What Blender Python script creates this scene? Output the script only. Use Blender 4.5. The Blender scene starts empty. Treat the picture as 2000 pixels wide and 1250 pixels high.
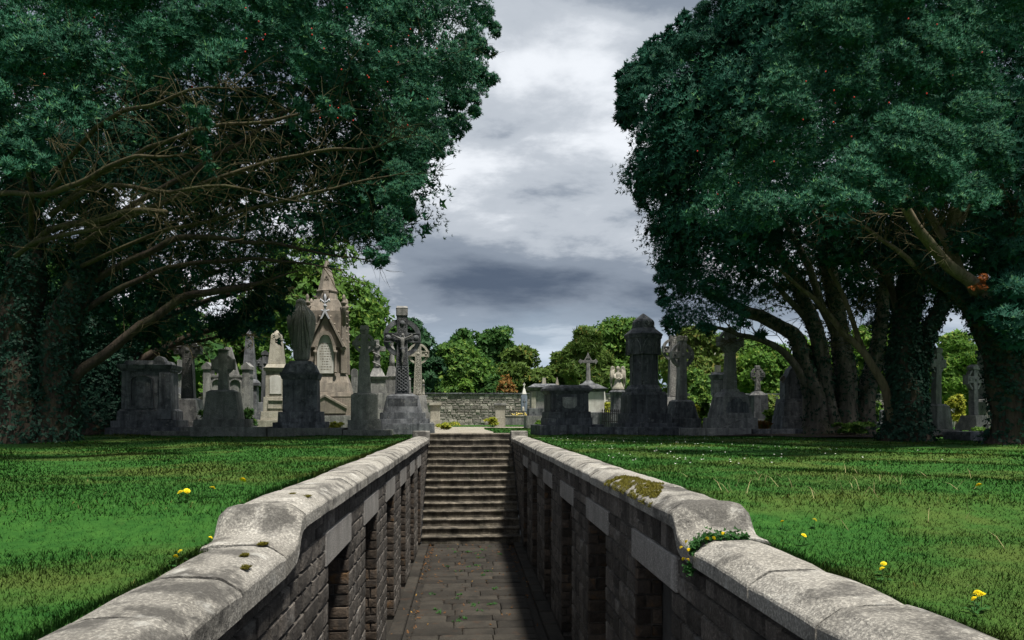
import bpy, math, random
import numpy as np
from mathutils import Vector

# ------------------------------------------------------------------ camera, sky, sun, exposure
scene = bpy.context.scene
col = scene.collection
ZC = 0.57                      # camera height over the lawn
FPX = 1400.0                   # focal length in photograph pixels (2000 wide)
TH = math.atan(90.0 / FPX)     # camera turned a little right of the passage
cam_d = bpy.data.cameras.new('camera')
cam = bpy.data.objects.new('camera', cam_d)
col.objects.link(cam)
cam_d.sensor_width = 36.0
cam_d.lens = FPX / 2000.0 * 36.0
cam_d.shift_y = 189.0 / 2000.0
cam_d.clip_start = 0.05
cam_d.clip_end = 2000.0
cam.location = (0, 0, ZC)
cam.rotation_euler = (math.radians(90), 0, -TH)
scene.camera = cam

SUN = Vector((0.22, -0.26, 1.0)).normalized()     # towards the sun
sun_el = math.asin(SUN.z)
sun_az = math.atan2(SUN.x, SUN.y)
sd = bpy.data.lights.new('sun', 'SUN')
sd.energy = 4.6
sd.angle = math.radians(5.0)
sd.color = (1.0, 0.95, 0.86)
so = bpy.data.objects.new('sun', sd)
col.objects.link(so)
so.location = (10, -10, 30)
so.rotation_euler = SUN.to_track_quat('Z', 'Y').to_euler()

vs = scene.view_settings
scene.display_settings.display_device = 'sRGB'
vs.view_transform = 'Standard'
vs.look = 'None'
vs.exposure = 0.66
vs.gamma = 1.0
vs.use_curve_mapping = False
scene.render.engine = 'CYCLES'
scene.cycles.use_denoising = True
scene.cycles.max_bounces = 6
scene.cycles.diffuse_bounces = 3
scene.cycles.transparent_max_bounces = 6


class NT:
    """small helper for node trees"""
    def __init__(self, nt):
        self.nt = nt
        nt.nodes.clear()
    def n(self, t, **kw):
        o = self.nt.nodes.new(t)
        for k, v in kw.items():
            if k.startswith('i_'):
                key = k[2:]
                key = int(key) if key.isdigit() else key
                self.put(o.inputs[key], v)
            else:
                setattr(o, k, v)
        return o
    def put(self, sock, v):
        if isinstance(v, bpy.types.NodeSocket):
            self.nt.links.new(v, sock)
        else:
            if hasattr(sock.default_value, '__len__') and isinstance(v, (tuple, list)) and len(v) == 3 and len(sock.default_value) == 4:
                v = tuple(v) + (1.0,)
            sock.default_value = v
    def math(self, op, a, b=0.0, c=None, clamp=False):
        o = self.nt.nodes.new('ShaderNodeMath')
        o.operation = op
        o.use_clamp = clamp
        self.put(o.inputs[0], a); self.put(o.inputs[1], b)
        if c is not None: self.put(o.inputs[2], c)
        return o.outputs[0]
    def mix(self, f, a, b, blend='MIX'):
        o = self.nt.nodes.new('ShaderNodeMix')
        o.data_type = 'RGBA'; o.blend_type = blend
        self.put(o.inputs[0], f); self.put(o.inputs[6], a); self.put(o.inputs[7], b)
        return o.outputs[2]
    def noise(self, vec, scale, detail=4.0, rough=0.55, dist=0.0):
        o = self.nt.nodes.new('ShaderNodeTexNoise')
        self.put(o.inputs['Vector'], vec)
        o.inputs['Scale'].default_value = scale
        o.inputs['Detail'].default_value = detail
        o.inputs['Roughness'].default_value = rough
        o.inputs['Distortion'].default_value = dist
        return o.outputs['Fac']
    def ramp(self, fac, stops, interp='LINEAR'):
        o = self.nt.nodes.new('ShaderNodeValToRGB')
        o.color_ramp.interpolation = interp
        el = o.color_ramp.elements
        while len(el) < len(stops): el.new(0.5)
        for e, (p, c) in zip(el, stops):
            e.position = p
            e.color = (c, c, c, 1) if isinstance(c, (int, float)) else tuple(c) + (1,)
        self.put(o.inputs[0], fac)
        return o.outputs[0]
    def mapping(self, vec, scale=(1, 1, 1), loc=(0, 0, 0), rot=(0, 0, 0)):
        o = self.nt.nodes.new('ShaderNodeMapping')
        self.put(o.inputs['Vector'], vec)
        o.inputs['Scale'].default_value = scale
        o.inputs['Location'].default_value = loc
        o.inputs['Rotation'].default_value = rot
        return o.outputs[0]


# world: daylight sky with a heavy broken cloud deck over it
world = bpy.data.worlds.new('World')
scene.world = world
world.use_nodes = True
w = NT(world.node_tree)
tc = w.n('ShaderNodeTexCoord')
sep = w.n('ShaderNodeSeparateXYZ', i_0=tc.outputs['Generated'])
zz = w.math('ADD', w.math('MAXIMUM', sep.outputs[2], 0.0), 0.16)
cx_ = w.math('DIVIDE', sep.outputs[0], zz)
cy_ = w.math('DIVIDE', sep.outputs[1], zz)
comb = w.n('ShaderNodeCombineXYZ', i_0=cx_, i_1=cy_, i_2=0.0)
SKY_OFF = (16.3, 3.40, 0.0)
cv = w.mapping(comb.outputs[0], scale=(0.85, 1.0, 1.0), loc=SKY_OFF)
n_big = w.noise(cv, 1.0, 2.5, 0.45, 0.2)
n_mid = w.noise(cv, 2.4, 9.0, 0.60, 0.15)
n_cov = w.noise(w.mapping(comb.outputs[0], loc=(7.7, 4.1, 2.0)), 0.7, 5.0, 0.55, 0.3)
dens = w.math('ADD', w.math('MULTIPLY', n_big, 0.62), w.math('MULTIPLY', n_mid, 0.38))
cloud = w.ramp(dens, [(0.39, (0.56, 0.585, 0.62)), (0.465, (0.335, 0.365, 0.405)), (0.53, (0.170, 0.20, 0.245)), (0.70, (0.062, 0.083, 0.12))], 'EASE')
sky = w.n('ShaderNodeTexSky')
sky.sky_type = 'NISHITA'
sky.sun_disc = False
sky.sun_elevation = sun_el
sky.sun_rotation = sun_az
skyc = w.mix(1.0, sky.outputs[0], (0.10, 0.10, 0.10), 'MULTIPLY')
cover = w.ramp(n_cov, [(0.28, 0.85), (0.42, 1.0)])
final = w.mix(cover, skyc, cloud)
# thin bright haze between the cloud base and the horizon
hz = w.ramp(sep.outputs[2], [(0.06, 0.75), (0.17, 0.0)], 'EASE')
final = w.mix(hz, final, (0.31, 0.38, 0.46))
bg = w.n('ShaderNodeBackground', i_0=final, i_1=1.0)
wo = w.n('ShaderNodeOutputWorld', i_0=bg.outputs[0])

# ------------------------------------------------------------------ pixel -> place
CT, ST = math.cos(TH), math.sin(TH)
def ray(px, py):
    u = (px - 1000.0) / FPX
    v = (814.0 - py) / FPX
    return ST + u * CT, CT - u * ST, v
def P(px, py, Y):
    """the point at distance Y along the passage that the photograph shows at px, py"""
    a, b, v = ray(px, py)
    k = Y / b
    return Vector((a * k, Y, ZC + v * k))
def proj(x, y, z):
    d = y * CT + x * ST
    return 1000 + FPX * (x * CT - y * ST) / d, 814 - FPX * (z - ZC) / d, d

# ------------------------------------------------------------------ objects
def tag(o, label=None, cat=None, group=None, kind=None):
    if label: o['label'] = label
    if cat: o['category'] = cat
    if group: o['group'] = group
    if kind: o['kind'] = kind
    return o
def empty(name, loc, rz=0.0):
    o = bpy.data.objects.new(name, None)
    col.objects.link(o)
    o.location = loc
    o.rotation_euler = (0, 0, rz)
    o.empty_display_size = 0.2
    return o
def mesh_obj(name, me, parent=None, loc=None):
    o = bpy.data.objects.new(name, me)
    col.objects.link(o)
    if parent is not None: o.parent = parent
    if loc is not None: o.location = loc
    return o
def np_mesh(name, V, F, mat, normals=None, smooth=False):
    """mesh from arrays: V (n,3); F (m,k) of one face size"""
    me = bpy.data.meshes.new(name)
    V = np.ascontiguousarray(V, dtype=np.float32); F = np.ascontiguousarray(F, dtype=np.int32)
    k = F.shape[1]
    me.vertices.add(len(V)); me.vertices.foreach_set('co', V.ravel())
    me.loops.add(F.size); me.loops.foreach_set('vertex_index', F.ravel())
    me.polygons.add(len(F))
    me.polygons.foreach_set('loop_start', np.arange(0, F.size, k, dtype=np.int32))
    me.polygons.foreach_set('loop_total', np.full(len(F), k, dtype=np.int32))
    if smooth: me.polygons.foreach_set('use_smooth', np.ones(len(F), dtype=bool))
    me.update(calc_edges=True)
    if normals is not None:
        try:
            at = me.attributes.new('custom_normal', 'FLOAT_VECTOR', 'POINT')
            at.data.foreach_set('vector', np.ascontiguousarray(normals, dtype=np.float32).ravel())
        except Exception as e:
            print('normals', e)
    me.materials.append(mat)
    return me

class MB:
    """collects faces of one part"""
    def __init__(self):
        self.v = []; self.f = []; self.s = []
    def add(self, verts, faces, smooth=False):
        b = len(self.v)
        self.v += [tuple(p) for p in verts]
        for f in faces:
            self.f.append(tuple(i + b for i in f)); self.s.append(smooth)
    def box(self, x0, x1, y0, y1, z0, z1):
        self.fr(x0, x1, y0, y1, z0, x0, x1, y0, y1, z1)
    def fr(self, x0, x1, y0, y1, z0, X0, X1, Y0, Y1, z1):
        v = [(x0, y0, z0), (x1, y0, z0), (x1, y1, z0), (x0, y1, z0), (X0, Y0, z1), (X1, Y0, z1), (X1, Y1, z1), (X0, Y1, z1)]
        self.add(v, [(3, 2, 1, 0), (4, 5, 6, 7), (0, 1, 5, 4), (1, 2, 6, 5), (2, 3, 7, 6), (3, 0, 4, 7)])
    def cfr(self, w0, w1, z0, z1, d0=None, d1=None, cx=0.0, cy=0.0):
        d0 = w0 if d0 is None else d0; d1 = w1 if d1 is None else d1
        self.fr(cx - w0/2, cx + w0/2, cy - d0/2, cy + d0/2, z0, cx - w1/2, cx + w1/2, cy - d1/2, cy + d1/2, z1)
    def prism(self, pts, y0, y1):
        """outline in x,z pushed from y0 to y1"""
        n = len(pts)
        a = sum(pts[i][0]*pts[(i+1) % n][1] - pts[(i+1) % n][0]*pts[i][1] for i in range(n))
        if a < 0: pts = pts[::-1]
        v = [(p[0], y0, p[1]) for p in pts] + [(p[0], y1, p[1]) for p in pts]
        f = [tuple(range(n)), tuple(range(2*n - 1, n - 1, -1))]
        f += [(i, i + n, (i + 1) % n + n, (i + 1) % n) for i in range(n)]
        self.add(v, f)
    def ring(self, cx, cz, ro, ri, y0, y1, n=28, a0=0.0, a1=2*math.pi):
        full = abs(a1 - a0 - 2*math.pi) < 1e-6
        m = n if full else n + 1
        v = []
        for i in range(m):
            a = a0 + (a1 - a0) * i / n
            c, s = math.cos(a), math.sin(a)
            v += [(cx + ro*c, y0, cz + ro*s), (cx + ri*c, y0, cz + ri*s), (cx + ri*c, y1, cz + ri*s), (cx + ro*c, y1, cz + ro*s)]
        f = []
        for i in range(n):
            a = 4*i; b = 4*((i + 1) % m)
            f += [(a, a+1, b+1, b), (a+1, a+2, b+2, b+1), (a+2, a+3, b+3, b+2), (a+3, a, b, b+3)]
        if not full:
            f += [(3, 2, 1, 0), (4*n, 4*n+1, 4*n+2, 4*n+3)]
        self.add(v, f)
    def lathe(self, prof, n=16, cx=0.0, cy=0.0, smooth=True, sx=1.0, sy=1.0, rot=0.0):
        v = []; f = []
        for r, z in prof:
            for i in range(n):
                a = 2*math.pi*i/n + rot
                v.append((cx + sx*r*math.cos(a), cy + sy*r*math.sin(a), z))
        for j in range(len(prof) - 1):
            for i in range(n):
                a = j*n + i; b = j*n + (i+1) % n
                f.append((a, b, b + n, a + n))
        f.append(tuple(range(n - 1, -1, -1)))
        f.append(tuple(range((len(prof)-1)*n, len(prof)*n)))
        self.add(v, f, smooth)
    def ball(self, c, r, n=10, m=6, sx=1, sy=1, sz=1):
        prof = [(max(1e-3, math.sin(math.pi*j/m)), -math.cos(math.pi*j/m)) for j in range(m + 1)]
        t = MB(); t.lathe(prof, n)
        self.add([(c[0] + p[0]*r*sx, c[1] + p[1]*r*sy, c[2] + p[2]*r*sz) for p in t.v], t.f, True)
    def tube(self, pts, rad, n=6, cap=True, lobes=None):
        pts = [Vector(p) for p in pts]
        if not hasattr(rad, '__len__'): rad = [rad]*len(pts)
        up = Vector((0.13, 0.31, 0.94)); v = []; f = []; prev = None
        for i, p in enumerate(pts):
            t = (pts[min(i+1, len(pts)-1)] - pts[max(i-1, 0)]).normalized()
            if prev is None:
                a = t.cross(up)
                if a.length < 0.2: a = t.cross(Vector((1, 0, 0)))
            else:
                a = prev - t*prev.dot(t)
            a.normalize(); prev = a; b = t.cross(a)
            for k in range(n):
                an = 2*math.pi*k/n
                r = rad[i]
                if lobes: r *= 1 + lobes[0]*math.sin(lobes[1]*an + lobes[2] + i*0.35) + 0.5*lobes[0]*math.sin((lobes[1]*2+1)*an + i*0.6)
                v.append(p + a*(r*math.cos(an)) + b*(r*math.sin(an)))
        for i in range(len(pts) - 1):
            for k in range(n):
                f.append((i*n + k, i*n + (k+1) % n, (i+1)*n + (k+1) % n, (i+1)*n + k))
        if cap:
            f.append(tuple(range(n-1, -1, -1))); f.append(tuple(range((len(pts)-1)*n, len(pts)*n)))
        self.add(v, f, True)
    def mesh(self, name, mat):
        me = bpy.data.meshes.new(name)
        me.from_pydata(self.v, [], self.f)
        me.polygons.foreach_set('use_smooth', self.s)
        me.materials.append(mat)
        me.update()
        return me
    def build(self, name, mat, parent=None, loc=None, bevel=0.0):
        o = mesh_obj(name, self.mesh(name, mat), parent, loc)
        if bevel:
            b = o.modifiers.new('bevel', 'BEVEL')
            b.width = bevel; b.segments = 2; b.limit_method = 'ANGLE'; b.angle_limit = math.radians(35)
            b.harden_normals = False
        return o

# ------------------------------------------------------------------ materials
def new_mat(name):
    m = bpy.data.materials.new(name); m.use_nodes = True
    return m, NT(m.node_tree)
def finish(t, color, rough=0.85, bump=None, strength=0.4, dist=0.02, spec=0.25):
    b = t.n('ShaderNodeBsdfPrincipled')
    t.put(b.inputs['Base Color'], color); t.put(b.inputs['Roughness'], rough)
    b.inputs['Specular IOR Level'].default_value = spec
    if bump is not None:
        bm = t.n('ShaderNodeBump'); bm.inputs['Strength'].default_value = strength; bm.inputs['Distance'].default_value = dist
        t.put(bm.inputs['Height'], bump); t.put(b.inputs['Normal'], bm.outputs[0])
    t.n('ShaderNodeOutputMaterial', i_0=b.outputs[0])
def stone(name, c1, c2, stain, stain_amt=0.5, scale=2.2, speck=0.25, lichen=None, lichen_amt=0.3, vary=0.25, bump=0.5, streak=True, relief=0.0, bscale=1.0, rough=0.88, bdist=0.012, st=(0.5, 0.68)):
    m, t = new_mat(name)
    g = t.n('ShaderNodeNewGeometry'); oi = t.n('ShaderNodeObjectInfo')
    rnd = t.math('FRACT', t.math('ADD', oi.outputs['Random'], g.outputs['Random Per Island']))
    off = t.n('ShaderNodeVectorMath', operation='ADD', i_0=g.outputs['Position'])
    cmb = t.n('ShaderNodeCombineXYZ', i_0=t.math('MULTIPLY', rnd, 17.0), i_1=t.math('MULTIPLY', rnd, 5.0), i_2=0.0)
    t.put(off.inputs[1], cmb.outputs[0])
    pos = off.outputs[0]
    c = t.mix(t.ramp(t.noise(pos, scale, 6, 0.6), [(0.32, 0.0), (0.68, 1.0)]), c1, c2)
    fine = t.noise(pos, 55.0*bscale, 3, 0.7)
    c = t.mix(t.ramp(fine, [(0.42, speck), (0.6, 0.0)]), c, (c1[0]*0.25, c1[1]*0.25, c1[2]*0.27))
    c = t.mix(t.ramp(fine, [(0.55, 0.0), (0.75, speck*0.9)]), c, (min(1, c2[0]*1.9), min(1, c2[1]*1.9), min(1, c2[2]*1.85)))
    if streak:
        sv = t.mapping(pos, scale=(5.5, 5.5, 0.55))
        c = t.mix(t.ramp(t.noise(sv, 1.0, 5, 0.6), [(0.42, 0.0), (0.66, stain_amt)]), c, stain)
        c = t.mix(t.ramp(t.noise(t.mapping(pos, scale=(7.5, 7.5, 0.8), loc=(9, 2, 4)), 1.0, 4, 0.6), [(0.58, 0.0), (0.72, 0.35*stain_amt)]), c, (min(1, c2[0]*2.0), min(1, c2[1]*2.0), min(1, c2[2]*2.0)))
    c = t.mix(t.ramp(t.noise(t.mapping(pos, loc=(3, 8, 1)), scale*1.9, 7, 0.65), [(st[0], 0.0), (st[1], stain_amt)]), c, stain)
    if lichen:
        ln = t.noise(t.mapping(pos, loc=(5, 1, 9)), 4.5, 8, 0.7)
        c = t.mix(t.ramp(ln, [(0.57, 0.0), (0.66, lichen_amt)]), c, lichen)
    br = t.math('ADD', 1.0 - vary, t.math('MULTIPLY', rnd, 2*vary))
    vm = t.n('ShaderNodeVectorMath', operation='SCALE', i_0=c); t.put(vm.inputs[3], br)
    h = t.math('ADD', t.math('MULTIPLY', t.noise(pos, 14.0*bscale, 8, 0.7), 1.0), t.math('MULTIPLY', fine, 0.35))
    if relief:
        vo = t.n('ShaderNodeTexVoronoi', feature='DISTANCE_TO_EDGE'); t.put(vo.inputs['Vector'], pos); vo.inputs['Scale'].default_value = relief
        h = t.math('ADD', h, t.math('MULTIPLY', t.ramp(vo.outputs['Distance'], [(0.02, 0.0), (0.16, 1.0)]), 1.3))
    finish(t, vm.outputs[0], rough, h, bump, bdist)
    return m
def leaf_mat(name, c1, c2, c3=None, amt3=0.1, trans=0.25, nscale=0.7, rough=0.6, patch=None):
    m, t = new_mat(name)
    g = t.n('ShaderNodeNewGeometry')
    r = g.outputs['Random Per Island']
    n = t.noise(g.outputs['Position'], nscale, 4, 0.6)
    f = t.math('ADD', t.math('MULTIPLY', r, 0.55), t.math('MULTIPLY', t.ramp(n, [(0.35, 0.0), (0.65, 1.0)]), 0.45))
    c = t.mix(f, c1, c2)
    if c3: c = t.mix(t.ramp(t.math('FRACT', t.math('MULTIPLY', r, 7.31)), [(1 - amt3, 0.0), (min(1.0, 1 - amt3 + 0.02), 1.0)]), c, c3)
    if patch:
        pn = t.noise(t.mapping(g.outputs['Position'], loc=(2, 7, 0)), patch[1], 5, 0.65)
        c = t.mix(t.ramp(pn, [(patch[2], 0.0), (patch[2] + 0.14, patch[3])]), c, patch[0])
    d = t.n('ShaderNodeBsdfDiffuse', i_0=c)
    tr = t.n('ShaderNodeBsdfTranslucent', i_0=c)
    mx = t.n('ShaderNodeMixShader', i_0=trans, i_1=d.outputs[0], i_2=tr.outputs[0])
    gl = t.n('ShaderNodeBsdfGlossy', i_0=(0.6, 0.65, 0.6)); gl.inputs['Roughness'].default_value = rough
    mx2 = t.n('ShaderNodeMixShader', i_0=0.014, i_1=mx.outputs[0], i_2=gl.outputs[0])
    t.n('ShaderNodeOutputMaterial', i_0=mx2.outputs[0])
    return m
def plain(name, c, rough=0.6, emit=None, trans=None):
    m, t = new_mat(name)
    g = t.n('ShaderNodeNewGeometry')
    n = t.noise(g.outputs['Position'], 30.0, 3, 0.6)
    cc = t.mix(t.ramp(n, [(0.3, 0.0), (0.7, 1.0)]), tuple(x*0.75 for x in c), tuple(min(1, x*1.2) for x in c))
    finish(t, cc, rough)
    return m

M = {}
M['coping'] = stone('coping_granite', (0.25, 0.235, 0.205), (0.41, 0.39, 0.35), (0.055, 0.052, 0.048), 0.75, 1.6, 0.5, lichen=(0.56, 0.55, 0.51), lichen_amt=0.5, vary=0.18, bump=1.0, streak=False, bscale=1.3, bdist=0.02, st=(0.50, 0.60))
M['step'] = stone('step_granite', (0.165, 0.142, 0.110), (0.25, 0.22, 0.175), (0.024, 0.022, 0.018), 0.85, 2.4, 0.5, lichen=(0.05, 0.055, 0.025), lichen_amt=0.55, vary=0.18, bump=0.8, streak=True, bscale=1.3, st=(0.45, 0.62))
M['wall'] = stone('wall_limestone', (0.092, 0.080, 0.070), (0.175, 0.157, 0.138), (0.032, 0.030, 0.030), 0.65, 3.5, 0.45, lichen=(0.34, 0.33, 0.31), lichen_amt=0.35, vary=0.42, bump=1.0, bdist=0.035)
M['mortar'] = stone('mortar', (0.115, 0.105, 0.094), (0.175, 0.16, 0.145), (0.04, 0.038, 0.034), 0.6, 4.0, 0.3, vary=0.05, bump=0.6)
M['lintel'] = stone('lintel_granite', (0.29, 0.27, 0.25), (0.38, 0.365, 0.34), (0.13, 0.125, 0.12), 0.45, 2.5, 0.5, vary=0.08, bump=0.5, bscale=1.6)
M['brick'] = stone('niche_brick', (0.055, 0.045, 0.038), (0.10, 0.075, 0.055), (0.02, 0.02, 0.02), 0.6, 5.0, 0.3, lichen=(0.17, 0.085, 0.025), lichen_amt=0.45, vary=0.45, bump=0.9, bdist=0.02)
M['door'] = stone('niche_slab', (0.06, 0.06, 0.058), (0.09, 0.09, 0.088), (0.03, 0.03, 0.03), 0.5, 2.0, 0.2, vary=0.1)
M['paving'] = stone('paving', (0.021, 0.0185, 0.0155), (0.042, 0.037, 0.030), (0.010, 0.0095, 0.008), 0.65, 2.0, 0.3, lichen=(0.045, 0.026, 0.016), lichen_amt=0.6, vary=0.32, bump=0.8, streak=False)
M['dark'] = stone('dark_limestone', (0.105, 0.112, 0.122), (0.19, 0.198, 0.21), (0.024, 0.027, 0.032), 0.8, 2.6, 0.3, lichen=(0.36, 0.355, 0.33), lichen_amt=0.4, vary=0.16, bump=0.7)
M['black'] = stone('black_limestone', (0.062, 0.067, 0.075), (0.125, 0.132, 0.142), (0.018, 0.020, 0.025), 0.8, 2.6, 0.25, lichen=(0.30, 0.30, 0.29), lichen_amt=0.35, vary=0.14, bump=0.7)
M['darkrel'] = stone('dark_limestone_carved', (0.085, 0.09, 0.096), (0.16, 0.166, 0.174), (0.024, 0.026, 0.03), 0.6, 2.6, 0.3, vary=0.08, bump=1.0, relief=17.0, bdist=0.03)
M['grey'] = stone('grey_limestone', (0.215, 0.213, 0.207), (0.33, 0.326, 0.312), (0.065, 0.067, 0.07), 0.7, 2.6, 0.35, lichen=(0.48, 0.47, 0.41), lichen_amt=0.4, vary=0.16, bump=0.8)
M['greyrel'] = stone('grey_limestone_carved', (0.29, 0.286, 0.275), (0.42, 0.413, 0.39), (0.11, 0.11, 0.11), 0.5, 2.6, 0.35, lichen=(0.52, 0.51, 0.45), lichen_amt=0.4, vary=0.08, bump=1.0, relief=15.0, bdist=0.03)
M['brown'] = stone('brown_sandstone', (0.255, 0.218, 0.178), (0.355, 0.31, 0.262), (0.105, 0.096, 0.085), 0.65, 1.6, 0.3, lichen=(0.42, 0.385, 0.32), lichen_amt=0.3, vary=0.14, bump=0.8)
M['pale'] = stone('pale_granite', (0.40, 0.375, 0.31), (0.52, 0.495, 0.42), (0.17, 0.16, 0.13), 0.55, 2.4, 0.45, lichen=(0.30, 0.27, 0.15), lichen_amt=0.3, vary=0.08, bump=0.5)
M['palerel'] = stone('pale_granite_carved', (0.42, 0.40, 0.34), (0.54, 0.52, 0.46), (0.2, 0.19, 0.16), 0.4, 2.4, 0.4, vary=0.06, bump=1.0, relief=15.0, bdist=0.03)
M['green'] = stone('green_grey_granite', (0.17, 0.178, 0.158), (0.26, 0.268, 0.24), (0.06, 0.064, 0.056), 0.6, 2.8, 0.45, lichen=(0.38, 0.37, 0.29), lichen_amt=0.3, vary=0.12, bump=0.8)
M['white'] = stone('white_marble', (0.60, 0.59, 0.55), (0.70, 0.69, 0.65), (0.30, 0.28, 0.24), 0.45, 2.0, 0.1, vary=0.05, bump=0.3)
M['blue'] = stone('blue_grey_slate', (0.16, 0.19, 0.24), (0.21, 0.25, 0.31), (0.10, 0.12, 0.15), 0.4, 2.0, 0.15, vary=0.05, bump=0.3)
M['lead'] = stone('pale_metal_finial', (0.42, 0.44, 0.48), (0.52, 0.54, 0.58), (0.25, 0.26, 0.3), 0.4, 2.0, 0.1, vary=0.05, bump=0.2)
M['rubble'] = stone('rubble_stone', (0.25, 0.222, 0.195), (0.42, 0.39, 0.35), (0.11, 0.098, 0.09), 0.55, 1.2, 0.3, vary=0.45, bump=0.8, bscale=0.4, bdist=0.05)
M['rubblemortar'] = stone('rubble_mortar', (0.25, 0.225, 0.20), (0.34, 0.31, 0.28), (0.13, 0.115, 0.10), 0.4, 1.2, 0.2, vary=0.05, bump=0.6)
M['iron'] = plain('black_iron', (0.02, 0.02, 0.022), 0.5)
M['gold'] = plain('gold_paint', (0.65, 0.50, 0.14), 0.45)
M['dandelion'] = plain('dandelion_yellow', (0.85, 0.66, 0.01), 0.6)
M['stem'] = plain('flower_stem', (0.10, 0.17, 0.05), 0.6)
M['daisy'] = plain('daisy_white', (0.75, 0.75, 0.70), 0.6)
M['mulch'] = stone('leaf_litter', (0.034, 0.024, 0.015), (0.065, 0.046, 0.030), (0.016, 0.012, 0.009), 0.5, 6.0, 0.5, vary=0.1, bump=1.0, streak=False, bdist=0.05)
M['gravel'] = stone('gravel', (0.27, 0.245, 0.20), (0.37, 0.34, 0.285), (0.17, 0.15, 0.09), 0.5, 1.2, 0.5, lichen=(0.20, 0.19, 0.06), lichen_amt=0.7, vary=0.0, bump=0.8, streak=False)
M['yew'] = leaf_mat('yew_foliage', (0.005, 0.030, 0.021), (0.024, 0.108, 0.068), (0.055, 0.15, 0.06), 0.06, 0.07, 1.3)
M['yewtop'] = leaf_mat('yew_foliage_fresh', (0.006, 0.036, 0.023), (0.038, 0.145, 0.080), (0.09, 0.21, 0.07), 0.08, 0.07, 1.3)
M['yewdead'] = leaf_mat('yew_foliage_dead', (0.16, 0.042, 0.012), (0.28, 0.085, 0.015), None, 0, 0.15, 0.9)
M['ivy'] = leaf_mat('ivy_leaves', (0.007, 0.026, 0.018), (0.018, 0.055, 0.036), (0.035, 0.085, 0.05), 0.05, 0.1, 1.5, 0.55)
M['moss'] = leaf_mat('moss', (0.055, 0.050, 0.008), (0.13, 0.115, 0.015), None, 0, 0.1, 9.0)
M['grass'] = leaf_mat('grass_blades', (0.024, 0.115, 0.018), (0.068, 0.205, 0.030), (0.25, 0.22, 0.07), 0.05, 0.40, 1.1, 0.5, patch=((0.185, 0.19, 0.040), 0.45, 0.47, 0.62))
M['weed'] = leaf_mat('weed_leaves', (0.018, 0.075, 0.016), (0.045, 0.13, 0.028), None, 0, 0.3, 3.0)
M['litter'] = leaf_mat('fallen_leaves', (0.075, 0.03, 0.012), (0.19, 0.092, 0.03), (0.38, 0.22, 0.05), 0.06, 0.1, 3.0)
M['berry'] = plain('yew_berry_red', (0.55, 0.03, 0.015), 0.4)
def bark(name, c1, c2, green=0.3):
    m, t = new_mat(name)
    g = t.n('ShaderNodeNewGeometry'); pos = g.outputs['Position']
    fib = t.noise(t.mapping(pos, scale=(9, 9, 1.6)), 1.0, 6, 0.65, 0.8)
    c = t.mix(t.ramp(fib, [(0.35, 0.0), (0.65, 1.0)]), c1, c2)
    c = t.mix(t.ramp(t.noise(pos, 1.8, 5, 0.6), [(0.5, 0.0), (0.65, green)]), c, (0.07, 0.085, 0.03))
    finish(t, c, 0.9, fib, 1.0, 0.05)
    return m
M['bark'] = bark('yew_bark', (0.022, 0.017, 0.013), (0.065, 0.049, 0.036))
M['barklit'] = bark('yew_sunlit_limb_bark', (0.07, 0.055, 0.034), (0.18, 0.145, 0.095), 0.4)  # lighter bark for the pale limbs, sunlight on them painted into the colour
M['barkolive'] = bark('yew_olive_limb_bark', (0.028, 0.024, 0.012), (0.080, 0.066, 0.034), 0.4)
M['barkgrey'] = bark('yew_grey_bark', (0.055, 0.048, 0.040), (0.165, 0.145, 0.12), 0.35)
M['twig'] = bark('yew_twigs', (0.045, 0.038, 0.018), (0.10, 0.084, 0.042), 0.4)
M['barkfar'] = bark('tree_bark', (0.10, 0.08, 0.06), (0.2, 0.17, 0.13), 0.2)
M['birch'] = bark('birch_bark', (0.35, 0.33, 0.28), (0.55, 0.53, 0.48), 0.1)

# ------------------------------------------------------------------ ground
from mathutils import noise as mnoise
rng = np.random.default_rng(7)
R = random.Random(11)
XL, XR = -1.045, 1.285          # passage wall faces
CL, CR = -1.0, 1.245            # coping faces
ZF = -2.34                      # passage floor
Y_END = 20.1
def sstep(a, b, x):
    t = np.clip((x - a) / (b - a), 0, 1)
    return t * t * (3 - 2 * t)
def lawn_z(x, y):
    x = np.asarray(x, float); y = np.asarray(y, float)
    drop = np.where(x < 0, 0.175, 0.135)
    z = -drop * (1 - sstep(4.25, 5.1, y))
    far = np.clip((np.abs(x) - 1.9) / 2.5, 0, 1) * np.clip((46 - y) / 10, 0, 1)
    return z - 0.012 + far * (0.03 * np.sin(x*0.9 + 1.3) * np.cos(y*0.7) + 0.018*np.sin(x*2.3 + y*1.7))

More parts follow.
